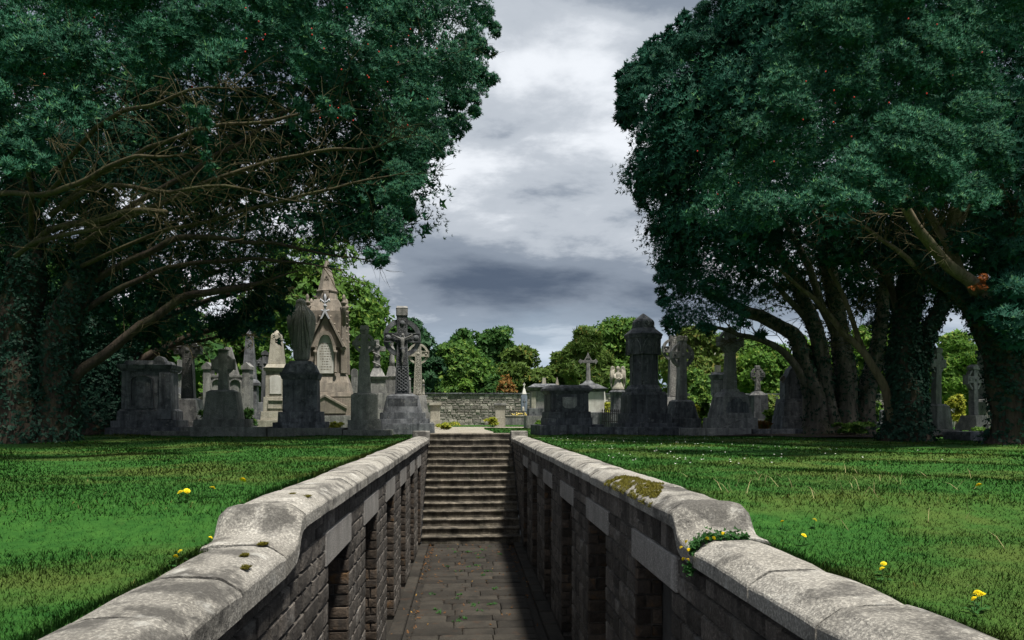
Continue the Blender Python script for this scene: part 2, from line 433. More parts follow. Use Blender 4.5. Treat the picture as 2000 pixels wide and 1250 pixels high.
def build_lawn():
    xs = np.concatenate([[-900, -300, -120, -60], np.arange(-40, -8, 2.0), np.arange(-8, -1.6, 0.35), [-1.5, -1.42, -1.3], np.linspace(-0.9, 1.1, 5), [1.5, 1.62, 1.7], np.arange(1.9, 8, 0.35), np.arange(8, 42, 2.0), [60, 120, 300, 900]])
    ys = np.concatenate([[-60, -20, -8, -3.2], np.arange(-2.6, 8, 0.35), np.arange(8.2, 20, 0.9), [20.3], np.arange(21, 60, 2.0), [80, 140, 300, 600, 1500]])
    X, Yg = np.meshgrid(xs, ys)
    Z = lawn_z(X, Yg)
    Z = np.where(((np.abs(X + 1.3) < 0.01) | (np.abs(X - 1.5) < 0.01)) & (Yg < 20.31), Z - 0.12, Z)
    V = np.stack([X, Yg, Z], -1).reshape(-1, 3)
    F = []
    nx = len(xs)
    for j in range(len(ys) - 1):
        for i in range(nx - 1):
            if xs[i] >= -1.31 and xs[i+1] <= 1.51 and ys[j] >= -3.21 and ys[j+1] <= 20.31: continue
            F.append((j*nx + i, j*nx + i + 1, (j+1)*nx + i + 1, (j+1)*nx + i))
    m, t = new_mat('lawn_ground')
    g = t.n('ShaderNodeNewGeometry'); pos = g.outputs['Position']
    c = t.mix(t.ramp(t.noise(pos, 9.0, 6, 0.7), [(0.3, 0.0), (0.7, 1.0)]), (0.016, 0.075, 0.012), (0.045, 0.135, 0.022))
    c = t.mix(t.ramp(t.noise(t.mapping(pos, loc=(2, 7, 0)), 0.45, 5, 0.65), [(0.47, 0.0), (0.61, 0.5)]), c, (0.115, 0.13, 0.03))
    c = t.mix(t.ramp(t.noise(t.mapping(pos, loc=(4, 3, 0)), 1.1, 6, 0.7), [(0.62, 0.0), (0.70, 0.4)]), c, (0.06, 0.055, 0.02))
    finish(t, c, 0.95, t.noise(pos, 60.0, 4, 0.7), 0.8, 0.03, 0.1)
    o = mesh_obj('lawn', np_mesh('lawn', V, np.array(F), m, smooth=True))
    tag(o, 'mown green lawn on both sides of the sunken passage', None, None, 'structure')
build_lawn()

def sheet(name, pts, mat, z, label):
    mb = MB(); mb.add([(x, y, float(lawn_z(x, y)) + z) for x, y in pts], [tuple(range(len(pts)))])
    o = mb.build(name, mat); tag(o, label, None, None, 'structure'); return o
sheet('gravel_path', [(-0.75, 20.62), (0.75, 20.62), (1.0, 26), (0.8, 31), (0.9, 36.0), (18, 36.0), (18, 38.6), (-18, 38.6), (-18, 36.0), (-2.2, 36.0), (-2.0, 31), (-1.3, 26)], M['gravel'], 0.035, 'pale gravel path leading from the stair head to the far wall')
# bare litter-covered earth under the yews
def blob(name, cx, cy, rx, ry, mat, z, label, n=30, seed=1):
    rr = random.Random(seed)
    mb = MB(); v = [(cx, cy, float(lawn_z(cx, cy)) + z)]
    for i in range(n):
        a = 2*math.pi*i/n; k = 0.8 + 0.4*rr.random()
        x = cx + rx*k*math.cos(a); y = cy + ry*k*math.sin(a)
        v.append((x, y, float(lawn_z(x, y)) + z))
    mb.add(v, [(0, 1 + i, 1 + (i+1) % n) for i in range(n)])
    tag(mb.build(name, mat), label, None, None, 'structure')
blob('bare_earth', 11.6, 20.6, 4.2, 1.7, M['mulch'], 0.035, 'brown leaf litter under the right-hand yews', seed=3)

# ------------------------------------------------------------------ sunken passage
def unit_block(seed, cham=0.06, jit=0.03):
    """a rough block face: front +x at 0.5, chamfered front edges, open back"""
    rr = random.Random(seed)
    def j(): return (rr.random() - 0.5) * jit
    a = 0.5 - cham
    fr = [(0.5, -a + j(), -a + j()), (0.5 + j(), a + j(), -a + j()), (0.5 + j(), a + j(), a + j()), (0.5 + j(), -a + j(), a + j())]
    md = [(0.28, -0.5, -0.5), (0.28, 0.5, -0.5), (0.28, 0.5, 0.5), (0.28, -0.5, 0.5)]
    bk = [(-0.5, y, z) for _, y, z in md]
    cen = [(0.56 + j()*2, j()*6, j()*6)]
    mb = MB()
    v = fr + md + bk + cen
    f = [(0, 1, 12), (1, 2, 12), (2, 3, 12), (3, 0, 12)]
    for i in range(4):
        k = (i + 1) % 4
        f += [(4 + i, 4 + k, k, i), (8 + i, 8 + k, 4 + k, 4 + i)]
    f.append((11, 10, 9, 8))
    mb.add(v, f)
    return mb
BLOCK = [unit_block(s) for s in range(10)]
BLOCK_ME = {}
def block_mesh(mat, k):
    key = (mat, k)
    if key not in BLOCK_ME: BLOCK_ME[key] = BLOCK[k].mesh('block', M[mat])
    return BLOCK_ME[key]
def place_block(name, parent, mat, k, cx, cy, cz, sx, sy, sz):
    o = mesh_obj(name, block_mesh(mat, k), parent)
    o.location = (cx, cy, cz); o.scale = (sx, sy, sz)
    return o
def join_blocks(mb, k, cx, cy, cz, sx, sy, sz):
    b = BLOCK[k]
    flip = (sx < 0) != (sy < 0)
    mb.add([(cx + p[0]*sx, cy + p[1]*sy, cz + p[2]*sz) for p in b.v], [tuple(reversed(f)) for f in b.f] if flip else b.f)

def coping_stone(parent, xin, s, Y0, Y1, za_f, h_f, width, seed, name='coping_stone'):
    """sweep of the coping profile from Y0 to Y1; s=-1 left wall, +1 right wall"""
    segs = 22 if name == 'coping_ramp' else (max(4, int((Y1 - Y0) / 0.13)) if Y0 < 8 else 4)
    prof = [(0.0, None), (0.0, -0.014), (0.005, -0.003), (0.014, 0.006), (0.05, 0.031), (0.088, 0.055), (0.108, 0.062), (0.2, 0.067), (0.28, 0.068), (width - 0.1, 0.064), (width - 0.045, 0.048), (width - 0.012, 0.015), (width, -0.03), (width, None)]
    n = len(prof); v = []
    for j in range(segs + 1):
        y = Y0 + (Y1 - Y0) * j / segs
        za = za_f(y); h = h_f(y)
        for o, z in prof:
            zz_ = za + z if z is not None else za - h - (0.12 if o > 0.1 else 0)
            q = mnoise.noise(Vector((o*6 + seed, y*3.5, 3.0))) * 0.007 + mnoise.noise(Vector((o*22, y*16, seed))) * 0.003
            if z is None: q *= 0.3
            e = (0.006 + 0.012*max(0.0, mnoise.noise(Vector((o*9, y*3, seed + 4))))) if j in (0, segs) else 0.0
            v.append((xin + s*(o + (q*0.5 if z is not None else 0)), y, zz_ + q - (e if z is not None else 0)))
    f = []
    for j in range(segs):
        for i in range(n):
            a = j*n + i; b = j*n + (i + 1) % n
            f.append((a, b, b + n, a + n) if s > 0 else (a + n, b + n, b, a))
    f.append(tuple(range(n - 1, -1, -1)) if s > 0 else tuple(range(n)))
    e = segs*n
    f.append(tuple(range(e, e + n)) if s > 0 else tuple(range(e + n - 1, e - 1, -1)))
    mb = MB(); mb.add(v, f, False)
    o = mb.build(name, M['coping'], parent)
    return o

def build_wall(side):
    s = -1 if side == 'left' else 1
    xw = XL if s < 0 else XR; xc = CL if s < 0 else CR
    za_u, h_u = (-0.035, 0.09) if s < 0 else (-0.012, 0.085)
    za_l, h_l = (-0.205, 0.118) if s < 0 else (-0.165, 0.085)
    y_hi, y_lo = (4.58, 4.08) if s < 0 else (4.36, 3.88)
    lin_b, lin_t = (-0.555, -0.30) if s < 0 else (-0.51, -0.29)
    n0, dn, wn = (5.56, 2.03, 0.94) if s < 0 else (4.44, 2.12, 0.94)
    niches = [(n0 + dn*k, n0 + dn*k + wn) for k in range(6)]
    Y0 = -3.0
    lab = ('grey stone retaining wall on the left of the sunken passage, with niches and granite coping' if s < 0 else
           'grey stone retaining wall on the right of the sunken passage, with mossy granite coping')
    root = empty('retaining_wall', (0, 0, 0)); tag(root, lab, 'wall')
    zt = za_u - h_u; ztl = za_l - h_l
    rr = random.Random(5 if s < 0 else 9)
    # mortar body
    mb = MB()
    xf, xb = xw + s*0.022, xw + s*0.38
    def bx(y0, y1, z0, z1, xa=xf):
        mb.box(min(xa, xb), max(xa, xb), y0, y1, z0, z1)
    edges = [Y0] + [e for nn in niches for e in nn] + [Y_END + 0.05]
    for i in range(0, len(edges), 2):
        bx(edges[i], edges[i+1], ZF - 0.15, lin_b)
    bx(Y0, y_hi - 0.06, lin_b, ztl - 0.01); bx(y_hi - 0.06, Y_END + 0.05, lin_b, zt)
    for a, b in niches: bx(a, b, ZF - 0.15, lin_b, xw + s*0.27)
    mb.build('mortar_body', M['mortar'], root)
    # lintels, slabs, jamb bricks
    nb = 0
    for k, (a, b) in enumerate(niches):
        m2 = MB(); m2.box(min(xw + s*0.30, xw - s*0.006), max(xw + s*0.30, xw - s*0.006), a - 0.13, b + 0.11, lin_b, lin_t)
        m2.build('lintel', M['lintel'], root, bevel=0.008)
        m2 = MB(); m2.box(min(xw + s*0.21, xw + s*0.28), max(xw + s*0.21, xw + s*0.28), a - 0.02, b + 0.03, ZF, lin_b - 0.003)
        m2.build('niche_slab', M['door'], root)
        z = ZF; row = 0
        while z < lin_b - 0.03:
            h = min(0.085 + 0.05*rr.random(), lin_b - z)
            cuts = [0.0, 0.21] if rr.random() < 0.35 else [0.0, 0.06 + 0.09*rr.random(), 0.21]
            for q in range(len(cuts) - 1):
                w_ = cuts[q+1] - cuts[q]
                # block front (+x of the unit) turned to face the camera (-Y)
                o = mesh_obj('brick', block_mesh('brick', rr.randrange(10)), root)
                o.rotation_euler = (0, 0, -math.pi/2)
                o.location = (xw + s*(cuts[q] + w_/2), b + 0.02 + 0.008*rr.random(), z + h/2)
                o.scale = (0.09, w_ - 0.010, h - 0.012)
                nb += 1
            z += h; row += 1
    # coursed stones
    zs = [ZF]
    while zs[-1] < lin_b - 0.3: zs.append(zs[-1] + rr.uniform(0.125, 0.215))
    zs += [ (zs[-1] + lin_b)/2, lin_b]
    mid = lin_b + (lin_t - lin_b)*rr.uniform(0.45, 0.55)
    zs += [mid, lin_t, zt]
    cand = []
    for c in range(len(zs) - 1):
        z0, z1 = zs[c], zs[c+1]
        y = Y0 + rr.random()*0.2
        spans = []
        if z1 <= lin_b + 1e-6: blocked = niches
        elif z1 <= lin_t + 1e-6: blocked = [(a - 0.135, b + 0.115) for a, b in niches]
        else: blocked = []
        st = Y0
        for a, b in blocked: spans.append((st, a)); st = b
        spans.append((st, Y_END))
        for a, b in spans:
            L = b - a
            n = max(1, int(round(L / rr.uniform(0.24, 0.34))))
            ws = [rr.uniform(0.6, 1.5) for _ in range(n)]; tot = sum(ws); y = a
            for w_ in ws:
                w_ = w_*L/tot
                if rr.random() < 0.2 and z1 - z0 > 0.15:
                    f = rr.uniform(0.4, 0.6); parts = [(z0, z0 + f*(z1 - z0)), (z0 + f*(z1 - z0), z1)]
                else: parts = [(z0, z1)]
                for p0, p1 in parts:
                    top = p1
                    if y < y_lo + 0.30 and p0 >= ztl - 0.03: continue
                    if y < y_lo + 0.30: top = min(p1, ztl)
                    if y > 16.7 and top < ZF + (y - 16.5)/0.255*0.1627 - 0.05: continue
                    px, py, d = proj(xw, y + w_/2, (p0 + top)/2)
                    vis = y + w_ > 2.2 and -60 < px < 2060 and py < 1300
                    cand.append(((w_*(top - p0)/d**3) if vis else 0.0, y, w_, p0, top))
                y += w_
    cand.sort(key=lambda c: -c[0])
    rest = MB()
    for i, (ar, y, w_, z0, z1) in enumerate(cand):
        th = 0.085; prd = rr.uniform(-0.006, 0.008)
        args = (rr.randrange(10), xw + s*(th/2 + prd*0.5), y + w_/2, (z0 + z1)/2, -s*th, w_ - 0.014, z1 - z0 - 0.014)
        if i < 300:
            o = place_block('stone', root, 'wall', *args)
            o.scale = (th, w_ - 0.014, z1 - z0 - 0.014)
            if s > 0: o.rotation_euler = (0, 0, math.pi)
        else:
            join_blocks(rest, *args)
    tag(rest.build('stonework', M['wall'], root), None, None, None, 'stuff')
    # coping
    def za_f(y):
        t = np.clip((y - y_lo)/(y_hi - y_lo), 0, 1)
        k = float(np.interp(t, [0, 0.25, 0.45, 0.56, 0.63, 0.70, 0.76, 0.84, 1.0], [0, 0.01, 0.055, 0.16, 0.37, 0.70, 0.90, 0.985, 1.0]))
        return za_l + (za_u - za_l)*k
    def h_f(y):
        t = np.clip((y - y_lo)/(y_hi - y_lo), 0, 1)
        return float(h_l + (h_u - h_l)*t)
    wd = 0.45 if s < 0 else 0.42
    coping_stone(root, xc, s, y_lo + 0.004, y_hi - 0.004, za_f, h_f, wd + 0.06, 3.1*s, 'coping_ramp')
    y = y_hi
    while y < 19.7:
        L = rr.uniform(0.80, 1.0)
        if 19.72 - (y + L) < 0.5: L = 19.72 - y
        dz = rr.uniform(-0.005, 0.005)
        coping_stone(root, xc, s, y + 0.007, y + L - 0.007, lambda q: za_u + dz, lambda q: h_u, wd + rr.uniform(-0.015, 0.015), rr.random()*50)
        y += L
    y = y_lo
    first = [0.79, 0.64] if s < 0 else [0.78, 0.62]
    k = 0
    while y > Y0:
        L = first[k] if k < 2 else rr.uniform(0.7, 0.9)
        dz = rr.uniform(-0.006, 0.006)
        coping_stone(root, xc, s, y - L + 0.008, y - 0.008, lambda q: za_l + dz, lambda q: h_l, wd + rr.uniform(-0.015, 0.015), rr.random()*50)
        y -= L; k += 1
    m2 = MB(); m2.box(min(xc, xc + s*0.46), max(xc, xc + s*0.46), 19.725, 20.17, -0.2, 0.177)
    m2.build('end_block', M['coping'], root, bevel=0.02)
    return root
build_wall('left'); build_wall('right')

# end wall behind the camera
root = empty('end_wall', (0, -3.0, 0)); tag(root, 'rough stone wall closing the near end of the sunken passage', 'wall')
mb = MB(); mb.box(XL - 0.3, XR + 0.3, -0.5, -0.01, ZF - 0.1, -0.34); mb.build('wall_body', M['wall'], root)

# stairs
st = empty('stone_stairs', (0.12, 16.5, ZF)); tag(st, 'weathered stone stairs rising out of the sunken passage', 'stairs')
for k in range(1, 16):
    y0 = (k - 1)*0.255; z1 = k*0.1627; z0 = z1 - 0.1627
    xa, xb_ = (XL + 0.024, XR - 0.024) if k < 14 else (CL + 0.004, CR - 0.004)
    xa -= 0.12; xb_ -= 0.12
    y1 = y0 + 0.40 if k < 15 else y0 + 0.62
    mb = MB()
    nx = 9
    v = []
    sec = [(0.014, z0 - 0.02), (0.014, z1 - 0.05), (-0.006, z1 - 0.042), (-0.012, z1 - 0.012), (0.004, z1), (y1 - y0, z1 + 0.002), (y1 - y0, z0 - 0.02)]
    for i in range(nx + 1):
        x = xa + (xb_ - xa)*i/nx
        for j, (yy, z_) in enumerate(sec):
            wv = 0.008*mnoise.noise(Vector((x*2.5, k*7.3, 1.0))) if j in (2, 3, 4) else 0
            wz = 0.006*mnoise.noise(Vector((x*2.1, k*3.3, 5.0))) if j in (3, 4) else 0
            if j in (3, 4): wz -= 0.008*math.exp(-((x - 0.0)/0.5)**2)
            v.append((x, y0 + yy + wv, z_ + wz))
    m_ = len(sec); f = []
    for i in range(nx):
        for j in range(m_):
            a = i*m_ + j; b = i*m_ + (j+1) % m_
            f.append((a, a + m_, b + m_, b))
    f.append(tuple(range(m_))); f.append(tuple(range((nx+1)*m_ - 1, nx*m_ - 1, -1)))
    mb.add(v, f)
    mb.build('step', M['step'], st)

mb = MB(); mb.box(XL - 0.22, XR - 0.02, 3.64, 4.1, -0.1, 2.30); mb.build('stair_core', M['mortar'], st)
# floor of the passage: slabs, edging, gutters
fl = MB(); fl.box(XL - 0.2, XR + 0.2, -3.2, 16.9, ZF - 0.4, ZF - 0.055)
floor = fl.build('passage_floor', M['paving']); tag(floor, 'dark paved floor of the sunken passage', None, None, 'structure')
rr = random.Random(21)
y = 16.46
ns = 0
while y > 6.0:
    L = rr.uniform(0.22, 0.36)
    xs_ = [-0.74]
    while xs_[-1] < 0.55: xs_.append(xs_[-1] + rr.uniform(0.35, 0.8))
    xs_[-1] = 0.97
    for i in range(len(xs_) - 1):
        w_ = xs_[i+1] - xs_[i]
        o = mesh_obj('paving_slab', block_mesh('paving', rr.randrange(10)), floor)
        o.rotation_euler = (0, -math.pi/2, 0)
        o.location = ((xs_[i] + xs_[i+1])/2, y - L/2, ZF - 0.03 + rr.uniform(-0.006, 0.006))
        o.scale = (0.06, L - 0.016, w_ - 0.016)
        ns += 1
    y -= L
for xa, xb_ in ((XL + 0.004, XL + 0.20), (XR - 0.20, XR - 0.004)):
    y = 16.46
    while y > 6.0:
        L = rr.uniform(0.5, 0.8)
        o = mesh_obj('edging_stone', block_mesh('paving', rr.randrange(10)), floor)
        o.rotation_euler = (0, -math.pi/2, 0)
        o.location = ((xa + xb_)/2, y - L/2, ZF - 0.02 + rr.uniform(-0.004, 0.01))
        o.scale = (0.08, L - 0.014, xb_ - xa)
        y -= L

# ------------------------------------------------------------------ leaf and blade clouds
def frame_of(a):
    up = np.where(np.abs(a[:, 2:3]) < 0.9, np.array([[0, 0, 1.0]]), np.array([[1.0, 0, 0]]))
    u = np.cross(a, up); u /= np.linalg.norm(u, axis=1, keepdims=True) + 1e-9
    return u, np.cross(a, u)
def nrm(a):
    return a / (np.linalg.norm(a, axis=1, keepdims=True) + 1e-9)
def rosettes(p, a, L, k, wr, fwd=0.55, nb=0.65):
    """k pointed blades round each point p along axis a: (verts, normals); every 3 verts are a triangle"""
    n = len(p); u, v = frame_of(a)
    ph = rng.random((n, 1))*6.283
    out = []; nor = []
    for i in range(k):
        an = ph + 6.283*i/k + rng.normal(0, 0.25, (n, 1))
        rad = np.cos(an)*u + np.sin(an)*v
        ll = L[:, None]*rng.uniform(0.7, 1.2, (n, 1))
        tip = p + ll*(fwd*a + rad*rng.uniform(0.6, 1.0, (n, 1)))
        sd_ = np.cross(a, rad)*ll*wr
        b0 = p + sd_ + rad*ll*0.08; b1 = p - sd_ + rad*ll*0.08
        tri = np.stack([b0, b1, tip], 1)
        fn = nrm(np.cross(b1 - b0, tip - b0)); fn *= np.sign((fn*a).sum(1, keepdims=True) + 1e-9)
        nn = nrm(nb*a + (1 - nb)*fn)
        out.append(tri); nor.append(np.repeat(nn[:, None, :], 3, 1))
    V = np.stack(out, 1).reshape(-1, 3); N = np.stack(nor, 1).reshape(-1, 3)
    return V, N
def tri_mesh(name, Vs, Ns, mat):
    V = np.concatenate(Vs); N = np.concatenate(Ns)
    return np_mesh(name, V, np.arange(len(V)).reshape(-1, 3), mat, N)
def sph(n):
    d = rng.normal(0, 1, (n, 3)); return nrm(d)

# grass
def build_grass():
    N = 480000
    d = np.exp(rng.uniform(math.log(1.3), math.log(48), N))
    ang = rng.uniform(-0.86, 0.90, N)
    x = d*np.sin(ang); y = d*np.cos(ang)
    keep = ~((x > -1.47) & (x < 1.66) & (y < 20.7)) & (y < 46)
    keep &= ~((np.abs(y - 37.3) < 1.5) & (np.abs(x) < 18)) & ~((y > 20) & (y < 36.5) & (x > -1.6) & (x < 0.85) & (rng.random(N) < 0.75))
    # bare earth patches
    keep &= ~((((x - 11.6)/4.0)**2 + ((y - 20.6)/1.6)**2 < 1) & (rng.random(N) < 0.93))
    x, y, d = x[keep], y[keep], d[keep]
    # extra blades leaning over the coping edges
    ne = 26000
    ye = np.exp(rng.uniform(math.log(1.6), math.log(19), ne))
    side = rng.random(ne) < 0.5
    xe = np.where(side, -1.47 - rng.normal(0, 0.022, ne), 1.665 + rng.normal(0, 0.026, ne))
    x = np.concatenate([x, xe]); y = np.concatenate([y, ye]); d = np.concatenate([d, np.hypot(xe, ye)])
    n = len(x)
    z = lawn_z(x, y) - 0.006
    p = np.stack([x, y, z], 1)
    clump = np.array([mnoise.noise(Vector((a*1.7, b*1.7, 0))) for a, b in zip(x, y)])
    h = rng.uniform(0.015, 0.037, n)*(1 + 0.45*clump)*np.clip(0.9 + d/40, 0, 1.5)
    h[-ne:] *= 1.5
    wd = 0.0018*np.clip(d/3.0, 0.9, 9.0)
    a = rng.uniform(0, 6.283, n)
    lean = np.stack([np.cos(a), np.sin(a), np.zeros(n)], 1)*rng.uniform(0.2, 1.15, (n, 1))
    sd_ = np.stack([-np.sin(a + rng.normal(0, .6, n)), np.cos(a), np.zeros(n)], 1)*wd[:, None]
    up = np.array([[0, 0, 1.0]])
    near = d < 0.0
    Vs, Ns = [], []
    mid = p + h[:, None]*(0.6*up + 0.35*lean)
    tip = p + h[:, None]*(0.9*up + 1.15*lean)
    nm = nrm(up*1.0 + lean*0.25 + rng.normal(0, 0.18, (n, 3)))
    q = near
    for tri in ((p - sd_, p + sd_, mid + sd_*0.8), (p - sd_, mid + sd_*0.8, mid - sd_*0.8), (mid - sd_*0.8, mid + sd_*0.8, tip)):
        pass
    A = np.stack([(p - sd_)[q], (p + sd_)[q], (mid + sd_*0.8)[q], (mid - sd_*0.8)[q], tip[q]], 1)
    m1 = len(A)
    base = (np.arange(m1)*5)[:, None]
    F1 = np.concatenate([base + np.array([[0, 1, 2]]), base + np.array([[0, 2, 3]]), base + np.array([[3, 2, 4]])])
    B = np.stack([(p - sd_)[~q], (p + sd_)[~q], tip[~q]], 1)
    F2 = np.arange(len(B)*3).reshape(-1, 3) + m1*5
    V = np.concatenate([A.reshape(-1, 3), B.reshape(-1, 3)])
    Nn = np.concatenate([np.repeat(nm[q], 5, 0), np.repeat(nm[~q], 3, 0)])
    o = mesh_obj('grass', np_mesh('grass', V, np.concatenate([F1, F2]), M['grass'], Nn))
    tag(o, 'short green grass blades covering the lawn', 'grass', None, 'stuff')
build_grass()

# ------------------------------------------------------------------ trees
def spline(pts, n):
    pts = [Vector(p) for p in pts]
    out = []
    m = len(pts) - 1
    for i in range(n + 1):
        t = i / n * m; k = min(int(t), m - 1); f = t - k
        p0 = pts[max(k-1, 0)]; p1 = pts[k]; p2 = pts[k+1]; p3 = pts[min(k+2, m)]
        out.append(0.5*((2*p1) + (p2 - p0)*f + (2*p0 - 5*p1 + 4*p2 - p3)*f*f + (3*p1 - p0 - 3*p2 + p3)*f*f*f))
    return out
def wiggle(pts, amp, seed):
    o = []
    for i, p in enumerate(pts):
        q = Vector((mnoise.noise(Vector((p.x*1.3, p.y, seed))), mnoise.noise(Vector((p.y*1.3, p.z, seed + 9))), mnoise.noise(Vector((p.z*1.3, p.x, seed + 5)))))
        o.append(p + q*amp*min(1, i/2))
    return o
def grow_twigs(mb, path, R_, count, length, r0, depth, droop=0.25, out=None, tips=None, start=0.25):
    """curving side twigs from a limb, themselves branching"""
    n = len(path)
    for _ in range(count):
        t = R_.uniform(start, 0.98); i = min(int(t*(n-1)), n - 2)
        p = path[i].lerp(path[i+1], t*(n-1) - i)
        ax = (path[i+1] - path[i]).normalized()
        d = Vector((R_.gauss(0, 1), R_.gauss(0, 1), R_.gauss(0, 0.8)))
        d = (d - ax*d.dot(ax)).normalized()*0.8 + ax*R_.uniform(0.3, 1.0)
        if out: d += out*0.4
        d.normalize()
        L = length*R_.uniform(0.5, 1.2); k = 5
        pts = [p]; q = p.copy(); dd = d.copy()
        cur = Vector((R_.gauss(0, 0.3), R_.gauss(0, 0.3), R_.gauss(0, 0.3)))
        for j in range(k):
            dd = (dd + cur*0.35 + Vector((0, 0, droop*(0.25 - j/k)))).normalized()
            q = q + dd*(L/k); pts.append(q.copy())
        mb.tube(pts, [r0*(1 - 0.75*j/k) for j in range(k+1)], 3, cap=False)
        if tips is not None: tips.append((pts[-1], dd.copy()))
        if depth > 0:
            grow_twigs(mb, pts, R_, R_.randint(2, 4), length*0.55, r0*0.6, depth - 1, droop, out, tips, 0.3)

def in_view(p, m=1.2):
    d = p[:, 1]*CT + p[:, 0]*ST
    xc_ = p[:, 0]*CT - p[:, 1]*ST
    zc_ = p[:, 2] - ZC
    d2 = np.maximum(d, 0.3)
    return (d > 0.5) & (np.abs(xc_/d2) < 0.714 + m/d2) & (zc_/d2 < 0.581 + m/d2)

def clump_leaves(C, r, out, dens, L, k, wr, flat=0.8, cone=-0.25, fwd=0.55, jitter=0.3):
    """points on the outer, upper side of each clump"""
    Vs, Ns = [], []
    n = np.maximum(6, (dens*r*r)).astype(int)
    idx = np.repeat(np.arange(len(C)), n)
    d = sph(len(idx))
    face = nrm(out[idx]*0.9 + np.array([[0, 0, 0.75]]))
    dot = (d*face).sum(1)
    d = np.where((dot < cone)[:, None], -d, d)
    rad = r[idx]*(1.0 - jitter*rng.random(len(idx))**2)
    # small bumps so that a clump is not a ball
    bump = 1 + 0.22*np.sin(d[:, 0]*7 + C[idx, 0]*5)*np.sin(d[:, 1]*6 + C[idx, 1]*3)*np.sin(d[:, 2]*7 + C[idx, 2])
    off = d*(rad*bump)[:, None]; off[:, 2] *= flat
    p = C[idx] + off
    a = nrm(d*0.75 + face*0.35 + rng.normal(0, 0.25, d.shape))
    LL = (L[idx] if hasattr(L, '__len__') else np.full(len(idx), L))*rng.uniform(0.75, 1.25, len(idx))
    return rosettes(p, a, LL, k, wr, fwd)

def yew_crown(cx, cy, Rf, rimf, ztop, n, phi=(0, 360), rr_=(0.4, 0.8), thick=1.0, seed=0):
    """clump centres on the shell of a crown: Rf(z) radius, rimf(phi deg) lower rim"""
    g = np.random.default_rng(seed)
    ph = np.radians(g.uniform(phi[0], phi[1], n))
    rim = np.array([rimf(math.degrees(a)) for a in ph])
    z = rim + (ztop - rim)*g.random(n)
    Rz = np.array([Rf(q) for q in z])*(1 - thick*g.random(n)**1.6/10.0)
    lump = np.array([mnoise.noise(Vector((math.cos(a)*2.2, math.sin(a)*2.2, q*0.35 + seed))) for a, q in zip(ph, z)])
    Rz = Rz*(1 + 0.10*lump)
    C = np.stack([cx + Rz*np.cos(ph), cy + Rz*np.sin(ph), z], 1)
    slope = np.array([(Rf(q + 0.3) - Rf(q - 0.3))/0.6 for q in z])
    out = nrm(np.stack([np.cos(ph), np.sin(ph), -slope*0.6], 1))
    r = g.uniform(rr_[0], rr_[1], n)
    return C, out, r

def finish_crown(name, parent, sets, mat):
    Vs = [s[0] for s in sets]; Ns = [s[1] for s in sets]
    o = mesh_obj(name, tri_mesh(name, Vs, Ns, mat), parent)
    tag(o, None, None, None, 'stuff')
    return o
def crown_sets(C, out, r, top=0.5):
    """the loose leaf mass behind the pads: medium leaves in view, coarse ones outside it"""
    v = in_view(C, 1.2)
    keep = v | (rng.random(len(C)) < top)
    # open to the light behind, over the graves
    keep &= ~((C[:, 1] > 21.5) & (C[:, 0] > -8.5) & (C[:, 0] < 8.8)) & ~((C[:, 1] > 24.0) & (C[:, 0] < 12))
    C, out, r, v = C[keep], out[keep], r[keep], v[keep]
    sets = []
    if v.any():
        sets.append(clump_leaves(C[v], r[v], out[v], 190, 0.10, 5, 0.14))
        sets.append(clump_leaves(C[v], r[v]*0.66, out[v], 60, 0.17, 4, 0.34))
    if (~v).any(): sets.append(clump_leaves(C[~v], r[~v], out[~v], 34, 0.42, 4, 0.35))
    return sets
def inside(px, py, poly):
    c = False; n = len(poly)
    for i in range(n):
        x0, y0 = poly[i]; x1, y1 = poly[(i+1) % n]
        if (y0 > py) != (y1 > py) and px < (x1 - x0)*(py - y0)/(y1 - y0) + x0: c = not c
    return c
def pads(poly, step, Yf, rpx, seed, out=(0.0, -0.8, 0.35), drop=0.0, jit=0.28):
    """rounded foliage pads set close over the part of a crown that the photograph shows"""
    g = np.random.default_rng(seed); C = []; r = []; O = []
    xs_ = [q[0] for q in poly]; ys_ = [q[1] for q in poly]
    y = min(ys_); row = 0
    while y <= max(ys_):
        x = min(xs_) + (step/2 if row % 2 else 0)
        while x <= max(xs_):
            px = x + g.normal(0, step*jit); py = y + g.normal(0, step*jit)
            if inside(px, py, poly) and g.random() > drop:
                Y = Yf(px, py) + g.normal(0, 0.22)
                q = P(px, py, Y); C.append(tuple(q)); r.append(rpx*g.uniform(0.7, 1.25)*Y/FPX)
                o = np.array(out) + g.normal(0, 0.22, 3); O.append(o)
            x += step
        y += step*0.8; row += 1
    return np.array(C), nrm(np.array(O)), np.array(r)
